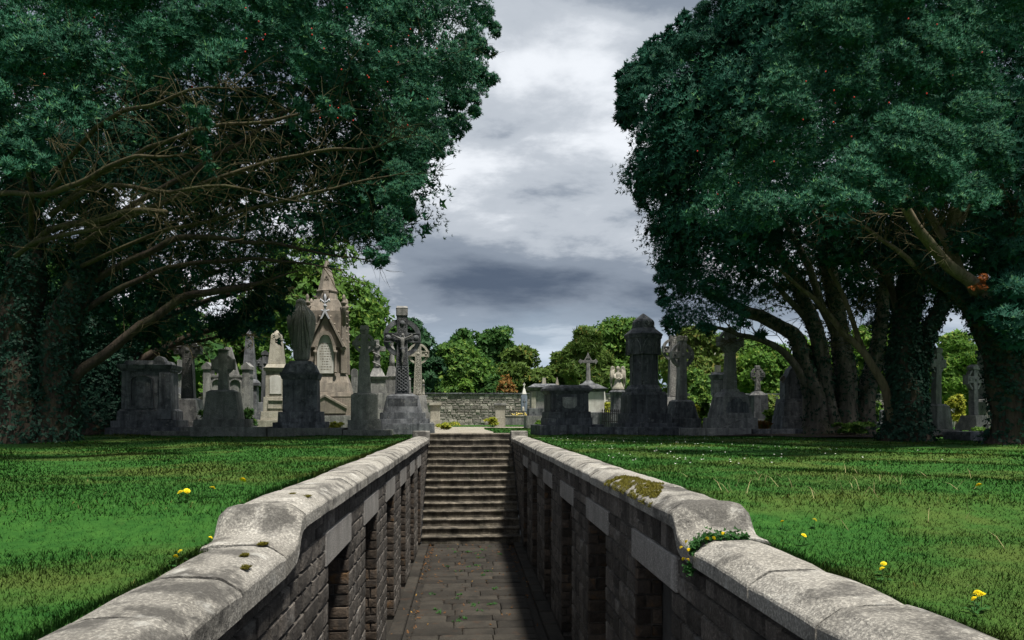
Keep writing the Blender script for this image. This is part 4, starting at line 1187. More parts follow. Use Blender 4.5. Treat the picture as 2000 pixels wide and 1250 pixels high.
# --- broad-leaved trees behind the boundary wall
def far_tree(label, px, Y, top, half, base_py=None, c=None, seed=0, leaf=0.3, dens=26, clumps=80, trunk='barkfar', weep=0.0, low=0.18, tall=None, stems=4, fill=0.75, group='trees beyond the boundary wall'):
    g = np.random.default_rng(seed); Rn = random.Random(seed)
    b = P(px, 814, Y); s_ = (Y*CT + b.x*ST)/FPX
    H = ZC + (814 - top)*s_; hw = half*s_
    root = empty('broadleaf_tree', (b.x, Y, 0)); tag(root, label, 'tree', group)
    # lumpy crown: a few big lobes, clumps on their surfaces
    nl = 9
    lob = []
    for i in range(nl):
        a = g.random()*6.283; q = g.random()
        zc_ = H*(low + 0.12) + (H*0.80 - H*(low + 0.12))*q
        wid = hw*0.62*math.sin(math.pi*(0.18 + 0.72*q))**0.7
        lob.append((wid*math.cos(a)*g.uniform(0.5, 1.0), wid*math.sin(a)*g.uniform(0.5, 1.0)*0.8, zc_, hw*g.uniform(0.34, 0.5)))
    lob.append((0, 0, H - hw*0.42, hw*0.42)); lob.append((-hw*0.45, -hw*.2, H*0.55, hw*0.5)); lob.append((hw*0.45, -hw*.2, H*0.5, hw*0.5)); lob.append((0, -hw*0.3, H*0.36, hw*0.5))
    C = []; O = []
    for i in range(clumps*2):
        l = lob[g.integers(len(lob))]; d = sph(1)[0]
        if d[2] < -0.5: d[2] = -d[2]
        if d[1] > 0.5: d[1] = -d[1]
        C.append((l[0] + d[0]*l[3], l[1] + d[1]*l[3], max(H*low*0.6, l[2] + d[2]*l[3]*0.8))); O.append(d)
    C = np.array(C); O = np.array(O)
    if weep: C[:, 2] -= weep*g.random(len(C))*hw
    C[:, 2] = np.clip(C[:, 2], 0.4, H)
    r = g.uniform(0.16, 0.27, len(C))*hw
    Vs, Ns = [], []
    n = np.full(len(C), dens); idx = np.repeat(np.arange(len(C)), n)
    d = sph(len(idx)); face = nrm(O[idx]*0.8 + np.array([[0, -0.1, 0.8]]))
    dot = (d*face).sum(1); d = np.where((dot < -0.2)[:, None], -d, d)
    p = C[idx] + d*(r[idx]*g.uniform(0.6, 1.1, len(idx)))[:, None]*np.array([[1, 1, 0.75]])
    if weep:
        p[:, 2] -= weep*0.5*r[idx]*g.random(len(idx))*2
    a = nrm(d*0.6 + face*0.4 + g.normal(0, 0.35, d.shape) - np.array([[0, 0, weep]]))
    v, nn = rosettes(p, a, np.full(len(idx), leaf)*g.uniform(0.7, 1.3, len(idx)), 3, 0.34 if not weep else 0.16, 0.3, 0.6)
    # leaf mass inside
    ci = np.array([l[:3] for l in lob]); ri = np.array([l[3] for l in lob])
    id2 = np.repeat(np.arange(len(ci)), 160); d2 = sph(len(id2))
    p2 = ci[id2] + d2*(ri[id2]*fill*g.random(len(id2))**0.4)[:, None]; p2[:, 2] = np.maximum(p2[:, 2], 0.3)
    v2, n2 = rosettes(p2, nrm(d2 + np.array([[0, -.5, .5]])), np.full(len(id2), leaf*2.1), 3, 0.5, 0.2, 0.6)
    o = mesh_obj('crown', tri_mesh('crown', [v, v2], [nn, n2], c), root); tag(o, None, None, None, 'stuff')
    mb = MB()
    mb.tube(spline([Vector((0, 0, -0.2)), Vector((0.1*hw*Rn.uniform(-1, 1), 0, H*0.3)), Vector((0.15*hw*Rn.uniform(-1, 1), 0, H*0.75))], 8), [hw*0.085*(1 - 0.09*j) for j in range(9)], 8)
    mb.build('trunk', M[trunk], root)
    for i in range(stems):
        mb = MB(); a_ = Rn.uniform(-1, 1)
        mb.tube(spline([Vector((0, 0, H*0.25)), Vector((a_*hw*0.4, Rn.uniform(-.3, .1)*hw, H*0.5)), Vector((a_*hw*0.75, Rn.uniform(-.5, .2)*hw, H*0.72))], 6), [hw*0.045*(1 - 0.13*j) for j in range(7)], 5)
        mb.build('branch', M[trunk], root)
    return root
LM = {
    'dark': leaf_mat('leaves_dark_green', (0.020, 0.066, 0.016), (0.062, 0.145, 0.030), (0.12, 0.20, 0.035), 0.08, 0.25, 0.25),
    'mid': leaf_mat('leaves_mid_green', (0.034, 0.095, 0.016), (0.100, 0.195, 0.030), (0.18, 0.26, 0.045), 0.10, 0.3, 0.25),
    'olive': leaf_mat('leaves_olive', (0.038, 0.078, 0.014), (0.098, 0.160, 0.028), (0.17, 0.15, 0.03), 0.06, 0.3, 0.25),
    'bright': leaf_mat('leaves_bright_green', (0.045, 0.12, 0.016), (0.125, 0.24, 0.03), (0.22, 0.29, 0.05), 0.10, 0.35, 0.3),
    'birch': leaf_mat('leaves_birch', (0.060, 0.105, 0.020), (0.140, 0.205, 0.036), (0.21, 0.2, 0.05), 0.12, 0.35, 0.3),
    'cedar': leaf_mat('leaves_cedar', (0.012, 0.042, 0.020), (0.034, 0.085, 0.034), None, 0, 0.15, 0.3),
    'rust': leaf_mat('leaves_rust', (0.14, 0.065, 0.018), (0.24, 0.12, 0.03), (0.10, 0.12, 0.03), 0.2, 0.3, 0.3),
    'yellow': leaf_mat('leaves_yellow_green', (0.16, 0.20, 0.02), (0.34, 0.36, 0.04), (0.45, 0.4, 0.05), 0.1, 0.35, 0.6),
}
far_tree('tall loose-crowned tree with open branches rising behind the gothic spire', 625, 44, 470, 150, c=LM['mid'], seed=31, leaf=0.30, dens=30, clumps=85, low=0.12, stems=7, fill=0.35)
far_tree('leafy tree behind the two obelisks at left', 500, 50, 600, 75, c=LM['mid'], seed=32, leaf=0.30, dens=30, clumps=70, low=0.06)
far_tree('dark tree half hidden behind the left-hand yew trunks', 330, 48, 560, 130, c=LM['dark'], seed=33, leaf=0.32, dens=28, clumps=80, low=0.06)
far_tree('dark leafy tree at the far left edge behind the yews', 60, 44, 480, 150, c=LM['dark'], seed=34, leaf=0.32, dens=28, clumps=80, low=0.05)
far_tree('dense dark tree just right of the gothic spire', 725, 52, 596, 60, c=LM['dark'], seed=35, leaf=0.30, dens=34, clumps=80, low=0.05)
far_tree('dark feathery evergreen behind the crucifix cross', 800, 54, 628, 62, c=LM['cedar'], seed=36, leaf=0.34, dens=36, clumps=80, low=0.04)
far_tree('dark round tree furthest back left of the sky gap', 905, 86, 644, 58, c=LM['dark'], seed=37, leaf=0.42, dens=34, clumps=80, low=0.1)
far_tree('big dark domed tree at the back, its top left of the sky gap', 972, 88, 640, 62, c=LM['dark'], seed=38, leaf=0.42, dens=34, clumps=90, low=0.1)
far_tree('rounded yellow-green tree standing over the boundary wall left of centre', 893, 62, 668, 72, c=LM['mid'], seed=39, leaf=0.32, dens=38, clumps=100, low=0.04)
far_tree('bronze-green tree with a rounded top at the centre', 1015, 66, 678, 62, c=LM['olive'], seed=40, leaf=0.32, dens=38, clumps=95, low=0.04)
far_tree('small dark tree low at the centre behind the wall', 965, 60, 735, 34, c=LM['dark'], seed=47, leaf=0.28, dens=34, clumps=50, low=0.04)
far_tree('low olive tree at the lowest dip of the treeline', 1092, 72, 690, 40, c=LM['olive'], seed=41, leaf=0.34, dens=34, clumps=60, low=0.05)
far_tree('drooping olive birch left of the octagonal monument', 1145, 62, 636, 52, c=LM['olive'], seed=42, leaf=0.42, dens=40, clumps=85, weep=0.35, trunk='birch', low=0.06)
far_tree('large green domed tree behind the octagonal monument', 1215, 72, 622, 82, c=LM['mid'], seed=43, leaf=0.36, dens=38, clumps=110, low=0.05)
far_tree('light green birch behind the pair of tall crosses', 1360, 60, 640, 85, c=LM['birch'], seed=44, leaf=0.32, dens=36, clumps=100, trunk='birch', low=0.05, stems=6)
far_tree('bright green leafy tree behind the small cross at right', 1500, 58, 672, 70, c=LM['bright'], seed=45, leaf=0.30, dens=36, clumps=90, low=0.05)
far_tree('green tree seen between the right-hand yew trunks', 1690, 56, 640, 70, c=LM['bright'], seed=46, leaf=0.32, dens=32, clumps=80, low=0.05)
far_tree('sunlit weeping tree beyond the rightmost crosses', 1865, 48, 645, 62, c=LM['bright'], seed=48, leaf=0.32, dens=40, clumps=95, weep=0.2, low=0.05)
far_tree('shaded tree at the far right edge', 1990, 50, 600, 70, c=LM['mid'], seed=49, leaf=0.32, dens=30, clumps=70, low=0.05)

far_tree('bright leafy tree filling the gap left of the right yew trunk', 1430, 64, 650, 80, c=LM['mid'], seed=50, leaf=0.34, dens=32, clumps=90, low=0.03)
far_tree('bright green tree low behind the fluted yew trunk', 1580, 60, 660, 75, c=LM['bright'], seed=51, leaf=0.34, dens=32, clumps=85, low=0.03)
far_tree('yellow-green tree behind the ivy-covered trunk', 1770, 58, 630, 75, c=LM['bright'], seed=52, leaf=0.34, dens=32, clumps=85, low=0.03)
far_tree('green tree low behind the left wheel cross', 420, 56, 640, 70, c=LM['mid'], seed=53, leaf=0.32, dens=30, clumps=70, low=0.03)

# ------------------------------------------------------------------ boundary wall
def boundary_wall():
    Yw = 50.0; x0, x1 = -36.0, 46.0; zt = 2.15
    root = empty('boundary_wall', (0, Yw, 0)); tag(root, 'long rubble stone boundary wall at the back of the cemetery', 'wall')
    mb = MB(); mb.box(x0, x1, 0.0, 0.45, -0.3, zt); mb.build('wall_body', M['rubblemortar'], root)
    rr = random.Random(3)
    cand = []
    z = -0.05
    while z < zt - 0.05:
        h = min(rr.uniform(0.13, 0.27), zt - z)
        x = x0
        while x < x1:
            w_ = rr.uniform(0.22, 0.62)
            jz = rr.uniform(-0.02, 0.02)
            px, py, d = proj(x + w_/2, Yw, z + h/2)
            sc = w_*h*(1.0 if 830 < px < 1050 else (0.9 if (1300 < px < 1560 or 1680 < px < 1740 or 370 < px < 420) else 0.01))
            cand.append((sc, x, w_, z + jz, h)); x += w_
        z += h
    cand.sort(key=lambda c: -c[0])
    rest = MB()
    for i, (s_, x, w_, z, h) in enumerate(cand):
        k = rr.randrange(10); pr = rr.uniform(0.02, 0.06)
        if i < 300:
            o = mesh_obj('stone', block_mesh('rubble', k), root)
            o.rotation_euler = (0, 0, -math.pi/2)
            o.location = (x + w_/2, 0.06 - pr, z + h/2); o.scale = (0.12, w_ - 0.035, h - 0.035)
        elif -34 < x < 44:
            b = BLOCK[k]
            rest.add([(x + w_/2 + p[1]*(w_ - 0.035), 0.06 - pr - p[0]*0.12, z + h/2 + p[2]*(h - 0.035)) for p in b.v], b.f)
    tag(rest.build('stonework', M['rubble'], root), None, None, None, 'stuff')
    x = x0
    while x < x1:
        L = rr.uniform(0.7, 1.2)
        c = MB(); c.prism([(x, zt), (x + L - 0.02, zt), (x + L - 0.02, zt + 0.08 + rr.uniform(0, .03)), (x, zt + 0.08)], -0.12, 0.57)
        c.build('coping_stone', M['dark'], root); x += L
boundary_wall()

# ------------------------------------------------------------------ monuments
class Mon:
    """a monument measured in photograph pixels at its own distance"""
    def __init__(self, name, label, cat, px, Y, rot=0.0, group=None):
        b = P(px, 814, Y)
        self.s = (Y*CT + b.x*ST)/FPX
        self.root = empty(name, (b.x, Y, 0), math.radians(rot))
        tag(self.root, label, cat, group)
        tr = random.Random(int(px*7))
        self.root.rotation_euler.x = math.radians(tr.uniform(-0.5, 0.5)); self.root.rotation_euler.y = math.radians(tr.uniform(-0.7, 0.7))
        self.px = px
    def z(self, py): return max(-0.12, ZC + (814 - py)*self.s)
    def w(self, d): return d*self.s
    def blk(self, name, mat, w0, w1, ybot, ytop, d0=None, d1=None, cx=0.0, cy=0.0, bevel=0.012, parent=None):
        """tapered block: widths in px, heights as photo rows"""
        mb = MB(); s = self.s
        d0 = w0 if d0 is None else d0; d1 = (d0*w1/w0) if d1 is None else d1
        mb.cfr(w0*s, w1*s, self.z(ybot), self.z(ytop), d0*s, d1*s, cx*s, cy*s)
        return mb.build(name, M[mat], parent or self.root, bevel=bevel)
    def mesh(self, name, mat, mb, bevel=0.0, parent=None):
        return mb.build(name, M[mat], parent or self.root, bevel=bevel)
    def stack(self, mat, rows, name='plinth', dr=1.0, cx=0.0, cy=0.0):
        for r in rows:
            w0, w1, yb, yt = r[:4]; nm = r[4] if len(r) > 4 else name; m_ = r[5] if len(r) > 5 else mat
            self.blk(nm, m_, w0, w1, yb, yt, w0*dr, w1*dr, cx, cy)
    def panel(self, mat, w, yb, yt, dep, arch=0.0, cx=0.0, proud=0.02, name='panel', parent=None):
        """flat tablet on the front face, dep = distance of that face from the axis (px)"""
        s = self.s; hw = w*s/2; z0, z1 = self.z(yb), self.z(yt)
        pts = [(-hw, z0), (hw, z0)]
        if arch > 0:
            zs_ = z1 - arch*hw*2
            n = 10
            pts += [(hw*math.cos(math.pi*i/n), zs_ + (z1 - zs_)*math.sin(math.pi*i/n)) for i in range(n + 1)]
        else: pts += [(hw, z1), (-hw, z1)]
        mb = MB(); mb.prism([(p[0] + cx*s, p[1]) for p in pts], -dep*s - proud, -dep*s + 0.03)
        return self.mesh(name, mat, mb, 0.006, parent)
    def frame(self, mat, w, yb, yt, dep, th=0.04, arch=0.0, proud=0.035, cx=0.0, name='panel_frame'):
        s = self.s; hw = w*s/2; z0, z1 = self.z(yb), self.z(yt); mb = MB(); y0, y1 = -dep*s - proud, -dep*s + 0.02
        c = cx*s
        zs_ = z1 - (arch*hw*2 if arch else 0)
        mb.box(c - hw - th, c - hw, y0, y1, z0 - th, zs_); mb.box(c + hw, c + hw + th, y0, y1, z0 - th, zs_)
        mb.box(c - hw, c + hw, y0 + 0.003, y1, z0 - th, z0)
        if arch:
            n = 12
            for i in range(n):
                a0, a1 = math.pi*i/n, math.pi*(i+1)/n
                q = []
                for a, k in ((a0, 0), (a1, 0), (a1, 1), (a0, 1)):
                    rx = hw + th*k; rz = (z1 - zs_) + th*k
                    q.append((c + rx*math.cos(a), zs_ + rz*math.sin(a)))
                mb.prism(q, y0, y1)
        else: mb.box(c - hw - th, c + hw + th, y0, y1, z1, z1 + th)
        return self.mesh(name, mat, mb)
    def celtic(self, mat, ybot, ytop, yarm, span, sw0, sw1, armt, ring=None, dep=None, rel=None, cap=None, border=True, boss=True, cx=0.0, ringw=0.30, flare=0.15, capmat=None, holes=False):
        """wheel cross: shaft, arms, ring, cap, borders"""
        s = self.s; z0, z1, za = self.z(ybot), self.z(ytop), self.z(yarm)
        dep = (sw1*0.62 if dep is None else dep)*s; c = cx*s
        w0, w1, sp_, at = sw0*s/2, sw1*s/2, span*s/2, armt*s/2
        mb = MB()
        mb.prism([(c - w0, z0), (c + w0, z0), (c + w1, za - at*1.2), (c + w1, z1), (c - w1, z1), (c - w1, za - at*1.2)], -dep/2, dep/2)
        self.mesh('shaft', mat, mb, 0.012)
        f = at*(1 + flare); e = dep/2 - 0.006
        k = w1*0.85
        for sg in (-1, 1):
            mb = MB(); mb.prism([(c + sg*k, za - at*1.25), (c + sg*(k + at*0.5), za - at), (c + sg*sp_*0.72, za - at), (c + sg*sp_, za - f), (c + sg*sp_, za + f), (c + sg*sp_*0.72, za + at), (c + sg*(k + at*0.5), za + at), (c + sg*k, za + at*1.25)], -e, e)
            self.mesh('arm', mat, mb, 0.01)
        if ring:
            ro = ring*s
            for q in range(4):
                mb = MB(); a = math.pi/2*q; da = math.asin(min(0.85, max(w1, at)*0.9/ro))
                mb.ring(c, za, ro, ro*(1 - ringw), -dep*0.32, dep*0.32, 7, a + da, a + math.pi/2 - da)
                self.mesh('ring_segment', mat, mb)
        if cap:
            zc0, zc1, cw = z1, z1 + cap[0]*s, cap[1]*s/2
            mb = MB()
            if cap[2] == 'gable': mb.prism([(c - cw, zc0), (c + cw, zc0), (c + cw, zc0 + (zc1-zc0)*0.5), (c, zc1), (c - cw, zc0 + (zc1-zc0)*0.5)], -dep*0.62, dep*0.62)
            else:
                mb.fr(c - cw, c + cw, -dep*0.60, dep*0.60, zc0, c - cw, c + cw, -dep*0.60, dep*0.60, zc0 + (zc1-zc0)*0.75)
                mb.fr(c - cw*1.06, c + cw*1.06, -dep*0.64, dep*0.64, zc0 + (zc1-zc0)*0.75 + 0.002, c - cw*0.9, c + cw*0.9, -dep*0.3, dep*0.3, zc1)
            self.mesh('capstone', capmat or mat, mb, 0.008)
        if border:
            mb = MB(); y0, y1 = -dep/2 - 0.022, -dep/2 + 0.01; b = max(0.025, w1*0.17)
            for sg in (-1, 1):
                mb.prism([(c + sg*w0, z0 + 0.02), (c + sg*(w0 - b), z0 + 0.02), (c + sg*(w1 - b), za - at*1.2), (c + sg*w1, za - at*1.2)], y0, y1)
                mb.box(c + sg*sp_ - (b if sg > 0 else 0), c + sg*sp_ + (b if sg < 0 else 0), y0, y1, za - f, za + f)
                for q in (-1, 1):
                    xa, xb_ = sorted((c + sg*(k + at*0.5), c + sg*(sp_ - b)))
                    zz0, zz1 = sorted((za + q*at, za + q*(at - b)))
                    mb.box(xa, xb_, y0 + 0.002, y1, zz0, zz1)
            self.mesh('border', mat, mb)
        if rel:
            mb = MB(); mb.prism([(c - w0*0.74, z0 + 0.05), (c + w0*0.74, z0 + 0.05), (c + w1*0.72, za - at*1.3), (c + w1*0.72, z1 - 0.04), (c - w1*0.72, z1 - 0.04), (c - w1*0.72, za - at*1.3)], -dep/2 - 0.012, -dep/2 + 0.01)
            self.mesh('carved_panel', rel, mb)
        if boss:
            mb = MB(); mb.ball((c, -dep/2, za), w1*0.55, 12, 6, 1, 0.5, 1)
            for sg in (-1, 1): mb.ball((c + sg*sp_*0.72, -dep/2, za), at*0.42, 8, 5, 1, 0.5, 1)
            self.mesh('boss', mat, mb)
        return dep
    def text_lines(self, mat, w, yb, yt, dep, n, cx=0.0, seed=0, proud=0.024):
        """worn, unreadable lines of cut lettering"""
        rr = random.Random(seed); mb = MB(); s = self.s
        for i in range(n):
            z_ = self.z(yb) + (self.z(yt) - self.z(yb))*(i + 0.5)/n; h = (self.z(yt) - self.z(yb))/n*0.2
            x = -w*s/2*rr.uniform(0.5, 0.95); e = -x
            while x < e:
                l = rr.uniform(0.02, 0.09)
                mb.box(cx*s + x, cx*s + min(e, x + l), -dep*s - proud - 0.003, -dep*s - proud + 0.01, z_ - h, z_ + h); x += l + 0.03
        return tag(self.mesh('inscription', mat, mb), None, None, None, 'stuff')

def kerb(label, px0, px1, Y, ytop, mat='green', depth=1.6, joints=2, name='grave_kerb', cat='grave kerb'):
    """stone kerb round a plot, in pieces"""
    a = P(px0, 814, Y).x; b = P(px1, 814, Y).x
    zt = ZC + (814 - ytop)*(Y*CT + (a + b)/2*ST)/FPX
    root = empty(name, ((a + b)/2, Y, 0)); tag(root, label, cat)
    L = (b - a)
    for i in range(joints):
        mb = MB(); x0 = -L/2 + L*i/joints + 0.004; x1 = -L/2 + L*(i+1)/joints - 0.004
        mb.box(x0, x1, 0, 0.32, -0.12, zt - 0.003*i); mb.build('kerbstone', M[mat], root, bevel=0.012)
    for sg in (-1, 1):
        mb = MB(); x = sg*(L/2 - 0.15); mb.box(x - 0.145, x + 0.145, 0.325, depth, -0.12, zt - 0.006); mb.build('kerbstone', M[mat], root, bevel=0.012)
    return root

# ---- left side, from the left edge inwards
m = Mon('pedestal_tomb', 'massive dark pedestal tomb with round-headed panel beside the left yew trunk', 'tomb', 295, 23.6, 6)
m.stack('dark', [(132, 132, 850, 834, 'plinth'), (116, 116, 834, 821, 'plinth'), (100, 98, 821, 803, 'base'), (96, 88, 803, 799, 'base_moulding')], dr=0.75)
m.stack('dark', [(86, 84, 799, 727, 'body'), (90, 90, 727, 722, 'frieze'), (94, 100, 722, 714, 'cornice'), (80, 72, 714, 706, 'attic')], dr=0.75)
m.blk('corner_pier', 'dark', 21, 20, 799, 730, 22, 21, 36, -26)
m.blk('pier_base', 'dark', 25, 24, 819, 799, 26, 25, 36, -27)
m.panel('dark', 34, 793, 740, 32.2, 0.25, -6, 0.02)
m.frame('dark', 36, 794, 736, 32.2, 0.05, 0.25, 0.06, -6)
mb = MB(); s = m.s
mb.prism([(26*s + 11*s*math.cos(math.pi*i/10), m.z(714) + 16*s*math.sin(math.pi*i/10)) for i in range(11)], -36*s, -12*s)
m.mesh('rounded_antefix', 'dark', mb, 0.01)
kerb('low grey kerb before the massive dark pedestal tomb', 294, 378, 22.2, 842, 'green', 1.0, 1)

m = Mon('celtic_cross', 'grey wheel cross with round bosses on a tapered base beside the dark pedestal tomb', 'cross', 369, 25.0, -4)
m.stack('grey', [(64, 62, 846, 822, 'plinth'), (52, 40, 822, 781, 'base'), (40, 30, 781, 778, 'base_top')], dr=0.8)
m.celtic('grey', 778, 664, 684, 52, 25, 18, 15, 20, rel='greyrel')
m = Mon('headstone', 'small wreath-hung cross on an arched stone behind the grey wheel cross', 'headstone', 350, 30, 0)
m.blk('base', 'dark', 26, 24, 838, 775, 14); m.panel('grey', 12, 790, 768, 7, 0.5); m.blk('cap', 'dark', 27, 14, 775, 757, 15)
m.blk('shaft', 'grey', 9, 7.5, 757, 703, 6); m.blk('arms', 'grey', 22, 22, 728, 718, 5.5)
mb = MB(); mb.tube([(m.s*7*math.cos(a), -m.s*5, m.z(724) + m.s*7*math.sin(a)) for a in np.linspace(0, 6.283, 15)], m.s*2, 6); m.mesh('wreath', 'dark', mb)

m = Mon('celtic_cross', 'squat green-grey wheel cross on a big tapered block', 'cross', 438, 22.8, 3)
m.stack('green', [(94, 92, 834, 819, 'plinth'), (66, 54, 819, 766, 'base'), (54, 40, 766, 762, 'base_top')], dr=0.8)
m.celtic('green', 762, 685, 712, 44, 20, 17, 19, 20, cap=(4, 20, 'gable'), border=False, boss=False, ringw=0.35)
kerb('long green-grey kerb below the squat wheel cross', 370, 520, 22.0, 834, 'green', 1.5, 1)

m = Mon('gothic_headstone', 'wide grey gothic headstone with gabled piers behind the squat wheel cross', 'headstone', 446, 29, 0)
m.stack('grey', [(92, 88, 840, 806, 'base')], dr=0.35)
m.blk('slab', 'grey', 70, 70, 806, 734, 20); m.blk('crest', 'grey', 40, 12, 734, 678, 16)
for sg in (-1, 1):
    m.blk('pier', 'grey', 15, 14, 806, 722, 26, None, sg*37, 0)
    mb = MB(); s = m.s; x = sg*37*s; mb.prism([(x - 9*s, m.z(722)), (x + 9*s, m.z(722)), (x + 9*s, m.z(716)), (x, m.z(708)), (x - 9*s, m.z(716))], -14*s, 14*s); m.mesh('pier_gable', 'grey', mb)
    m.frame('grey', 20, 800, 742, 10, 0.05, 0.5, 0.06, sg*17)
m.blk('string_course', 'grey', 90, 90, 738, 733, 23)

m = Mon('obelisk', 'tall dark obelisk with a rusty ledge, half behind the yew branches', 'obelisk', 487, 30, 8)
m.stack('dark', [(46, 44, 838, 815, 'plinth'), (32, 31, 815, 754, 'pedestal'), (38, 38, 754, 748, 'cornice'), (38, 26, 748, 741, 'cap')], dr=1)
m.blk('shaft', 'dark', 25, 13, 741, 654); m.blk('tip', 'dark', 13, 1, 654, 643)

m = Mon('celtic_cross', 'slim dark wheel cross between the two obelisks', 'cross', 517, 28, 14)
m.stack('dark', [(42, 40, 836, 818, 'plinth'), (32, 24, 818, 786, 'base')], dr=0.8)
m.celtic('dark', 786, 694, 710, 32, 15, 11, 11, 14, cap=(10, 14, 'gable'), border=False)

m = Mon('obelisk', 'pale granite obelisk on a panelled pedestal, left of the veiled statue', 'obelisk', 541, 26.5, 7)
m.stack('pale', [(64, 64, 838, 820, 'plinth'), (54, 52, 820, 804, 'plinth'), (46, 44, 804, 776, 'base'), (38, 37, 776, 726, 'pedestal'), (42, 46, 726, 719, 'cornice'), (40, 32, 719, 712, 'cap')])
m.blk('shaft', 'pale', 30, 19, 712, 655); m.blk('tip', 'pale', 19, 2, 655, 645)
m.panel('white', 22, 770, 734, 19, 0.25); m.frame('pale', 26, 797, 783, 22.6, 0.02)

m = Mon('statue_monument', 'dark stone veiled woman seen from behind on a tall square pedestal', 'statue', 590, 22.8, 6)
m.stack('dark', [(96, 96, 836, 824, 'plinth'), (80, 78, 824, 804, 'plinth'), (64, 63, 804, 742, 'pedestal'), (66, 72, 742, 733, 'cornice'), (72, 72, 733, 729, 'cornice'), (66, 52, 729, 712, 'cap'), (44, 40, 712, 706, 'statue_base')])
mb = MB(); s = m.s; z0 = m.z(706); H = m.z(583) - z0
prof = [(0.0, 0.34, 0.30), (0.04, 0.40, 0.36), (0.10, 0.43, 0.38), (0.16, 0.42, 0.36), (0.26, 0.50, 0.38), (0.38, 0.60, 0.40), (0.50, 0.68, 0.42), (0.60, 0.72, 0.43), (0.68, 0.73, 0.42), (0.75, 0.68, 0.38), (0.80, 0.57, 0.34), (0.84, 0.42, 0.30), (0.875, 0.30, 0.26), (0.91, 0.27, 0.26), (0.945, 0.27, 0.27), (0.975, 0.21, 0.22), (0.992, 0.10, 0.11), (1.0, 0.02, 0.02)]
n = 44; v = []
half = 36*s*1.02
for t, rx, ry in prof:
    for i in range(n):
        a = 2*math.pi*i/n
        fold = 1 + (0.055*math.sin(a*7 + t*3.5) + 0.03*math.sin(a*13 - t*8))*min(1, (1.0 - t)*3)*(1 if t > 0.02 else .5)
        # long veil folds falling from the head to a point at the back
        vx = rx*math.cos(a)*fold; vy = ry*math.sin(a)*fold
        v.append((vx*half, vy*half*1.05, z0 + H*t))
f = [(j*n + i, j*n + (i+1) % n, (j+1)*n + (i+1) % n, (j+1)*n + i) for j in range(len(prof)-1) for i in range(n)]
f.append(tuple(range(n-1, -1, -1))); f.append(tuple(range((len(prof)-1)*n, len(prof)*n)))
mb.add(v, f, True)
st_ = m.mesh('veiled_figure', 'green', mb)
sub = st_.modifiers.new('sub', 'SUBSURF'); sub.levels = 1; sub.render_levels = 1
mb = MB()
for x0, x1, t0, t1 in ((-0.10, -0.42, 0.86, 0.28), (0.02, -0.18, 0.86, 0.18), (0.10, 0.10, 0.86, 0.15), (0.2, 0.48, 0.84, 0.26), (0.15, 0.30, 0.84, 0.2), (-0.15, -0.58, 0.82, 0.45)):
    pts = []
    for q in range(8):
        t = t0 + (t1 - t0)*q/7; x = x0 + (x1 - x0)*(q/7)**0.8
        rx = float(np.interp(t, [p[0] for p in prof], [p[1] for p in prof])); ry = float(np.interp(t, [p[0] for p in prof], [p[2] for p in prof]))
        x = max(-rx*0.95, min(rx*0.95, x))
        pts.append((x*half, -ry*half*1.05*math.sqrt(max(0.02, 1 - (x/rx)**2)), z0 + H*t))
    mb.tube(pts, [0.035*(1 - abs(q - 3.5)/8) for q in range(8)], 6)
m.mesh('veil_folds', 'green', mb)
kerb('grey kerb below the veiled statue pedestal', 522, 668, 21.9, 836, 'green', 1.6, 1)

# ---- gothic spire monument
m = Mon('gothic_spire_monument', 'tall brown gothic monument with a spire, gabled niche and white inscribed panel', 'monument', 641, 27.5, 4)
s = m.s
m.stack('brown', [(112, 112, 846, 812, 'plinth', 'grey'), (98, 96, 812, 776, 'base'), (98, 94, 776, 767, 'base_moulding'), (90, 84, 767, 750, 'base'), (84, 72, 750, 731, 'base_slope')], dr=0.85)
mb = MB(); mb.prism([(-38*s, m.z(808)), (38*s, m.z(808)), (38*s, m.z(798)), (0, m.z(776)), (-38*s, m.z(798))], -46*s, -40*s); m.mesh('low_gable', 'brown', mb, 0.01)
mb = MB()
for sg in (-1, 1): mb.prism([(0, m.z(771)), (0, m.z(776)), (sg*40*s, m.z(799)), (sg*40*s, m.z(794))], -48*s, -41*s)
m.mesh('low_gable_coping', 'brown', mb, 0.008)
m.stack('brown', [(66, 64, 731, 610, 'body'), (60, 46, 610, 588, 'shoulder')], dr=0.85)
# spire
mb = MB(); mb.lathe([(26*s, m.z(640)), (23*s, m.z(600)), (19*s, m.z(570)), (4.2*s, m.z(510))], 8, smooth=False, rot=math.pi/8); m.mesh('spire', 'brown', mb, 0.01)
mb = MB(); mb.lathe([(20.8*s, m.z(572)), (21.3*s, m.z(570)), (20.4*s, m.z(568))], 8, smooth=False, rot=math.pi/8); m.mesh('spire_band', 'brown', mb)
mb = MB(); mb.prism([(x*s, m.z(y)) for x, y in ((-5, 572), (5, 572), (5, 581), (0, 588), (-5, 581))], -22*s, -17*s); m.mesh('shield', 'brown', mb, 0.01)
mb = MB()
for dx, dy in ((0, 3), (-2.6, -1.5), (2.6, -1.5)): mb.ring(dx*s, m.z(547 - dy), 2.6*s, 1.5*s, -13.5*s, -10*s, 12)
m.mesh('trefoil', 'brown', mb)
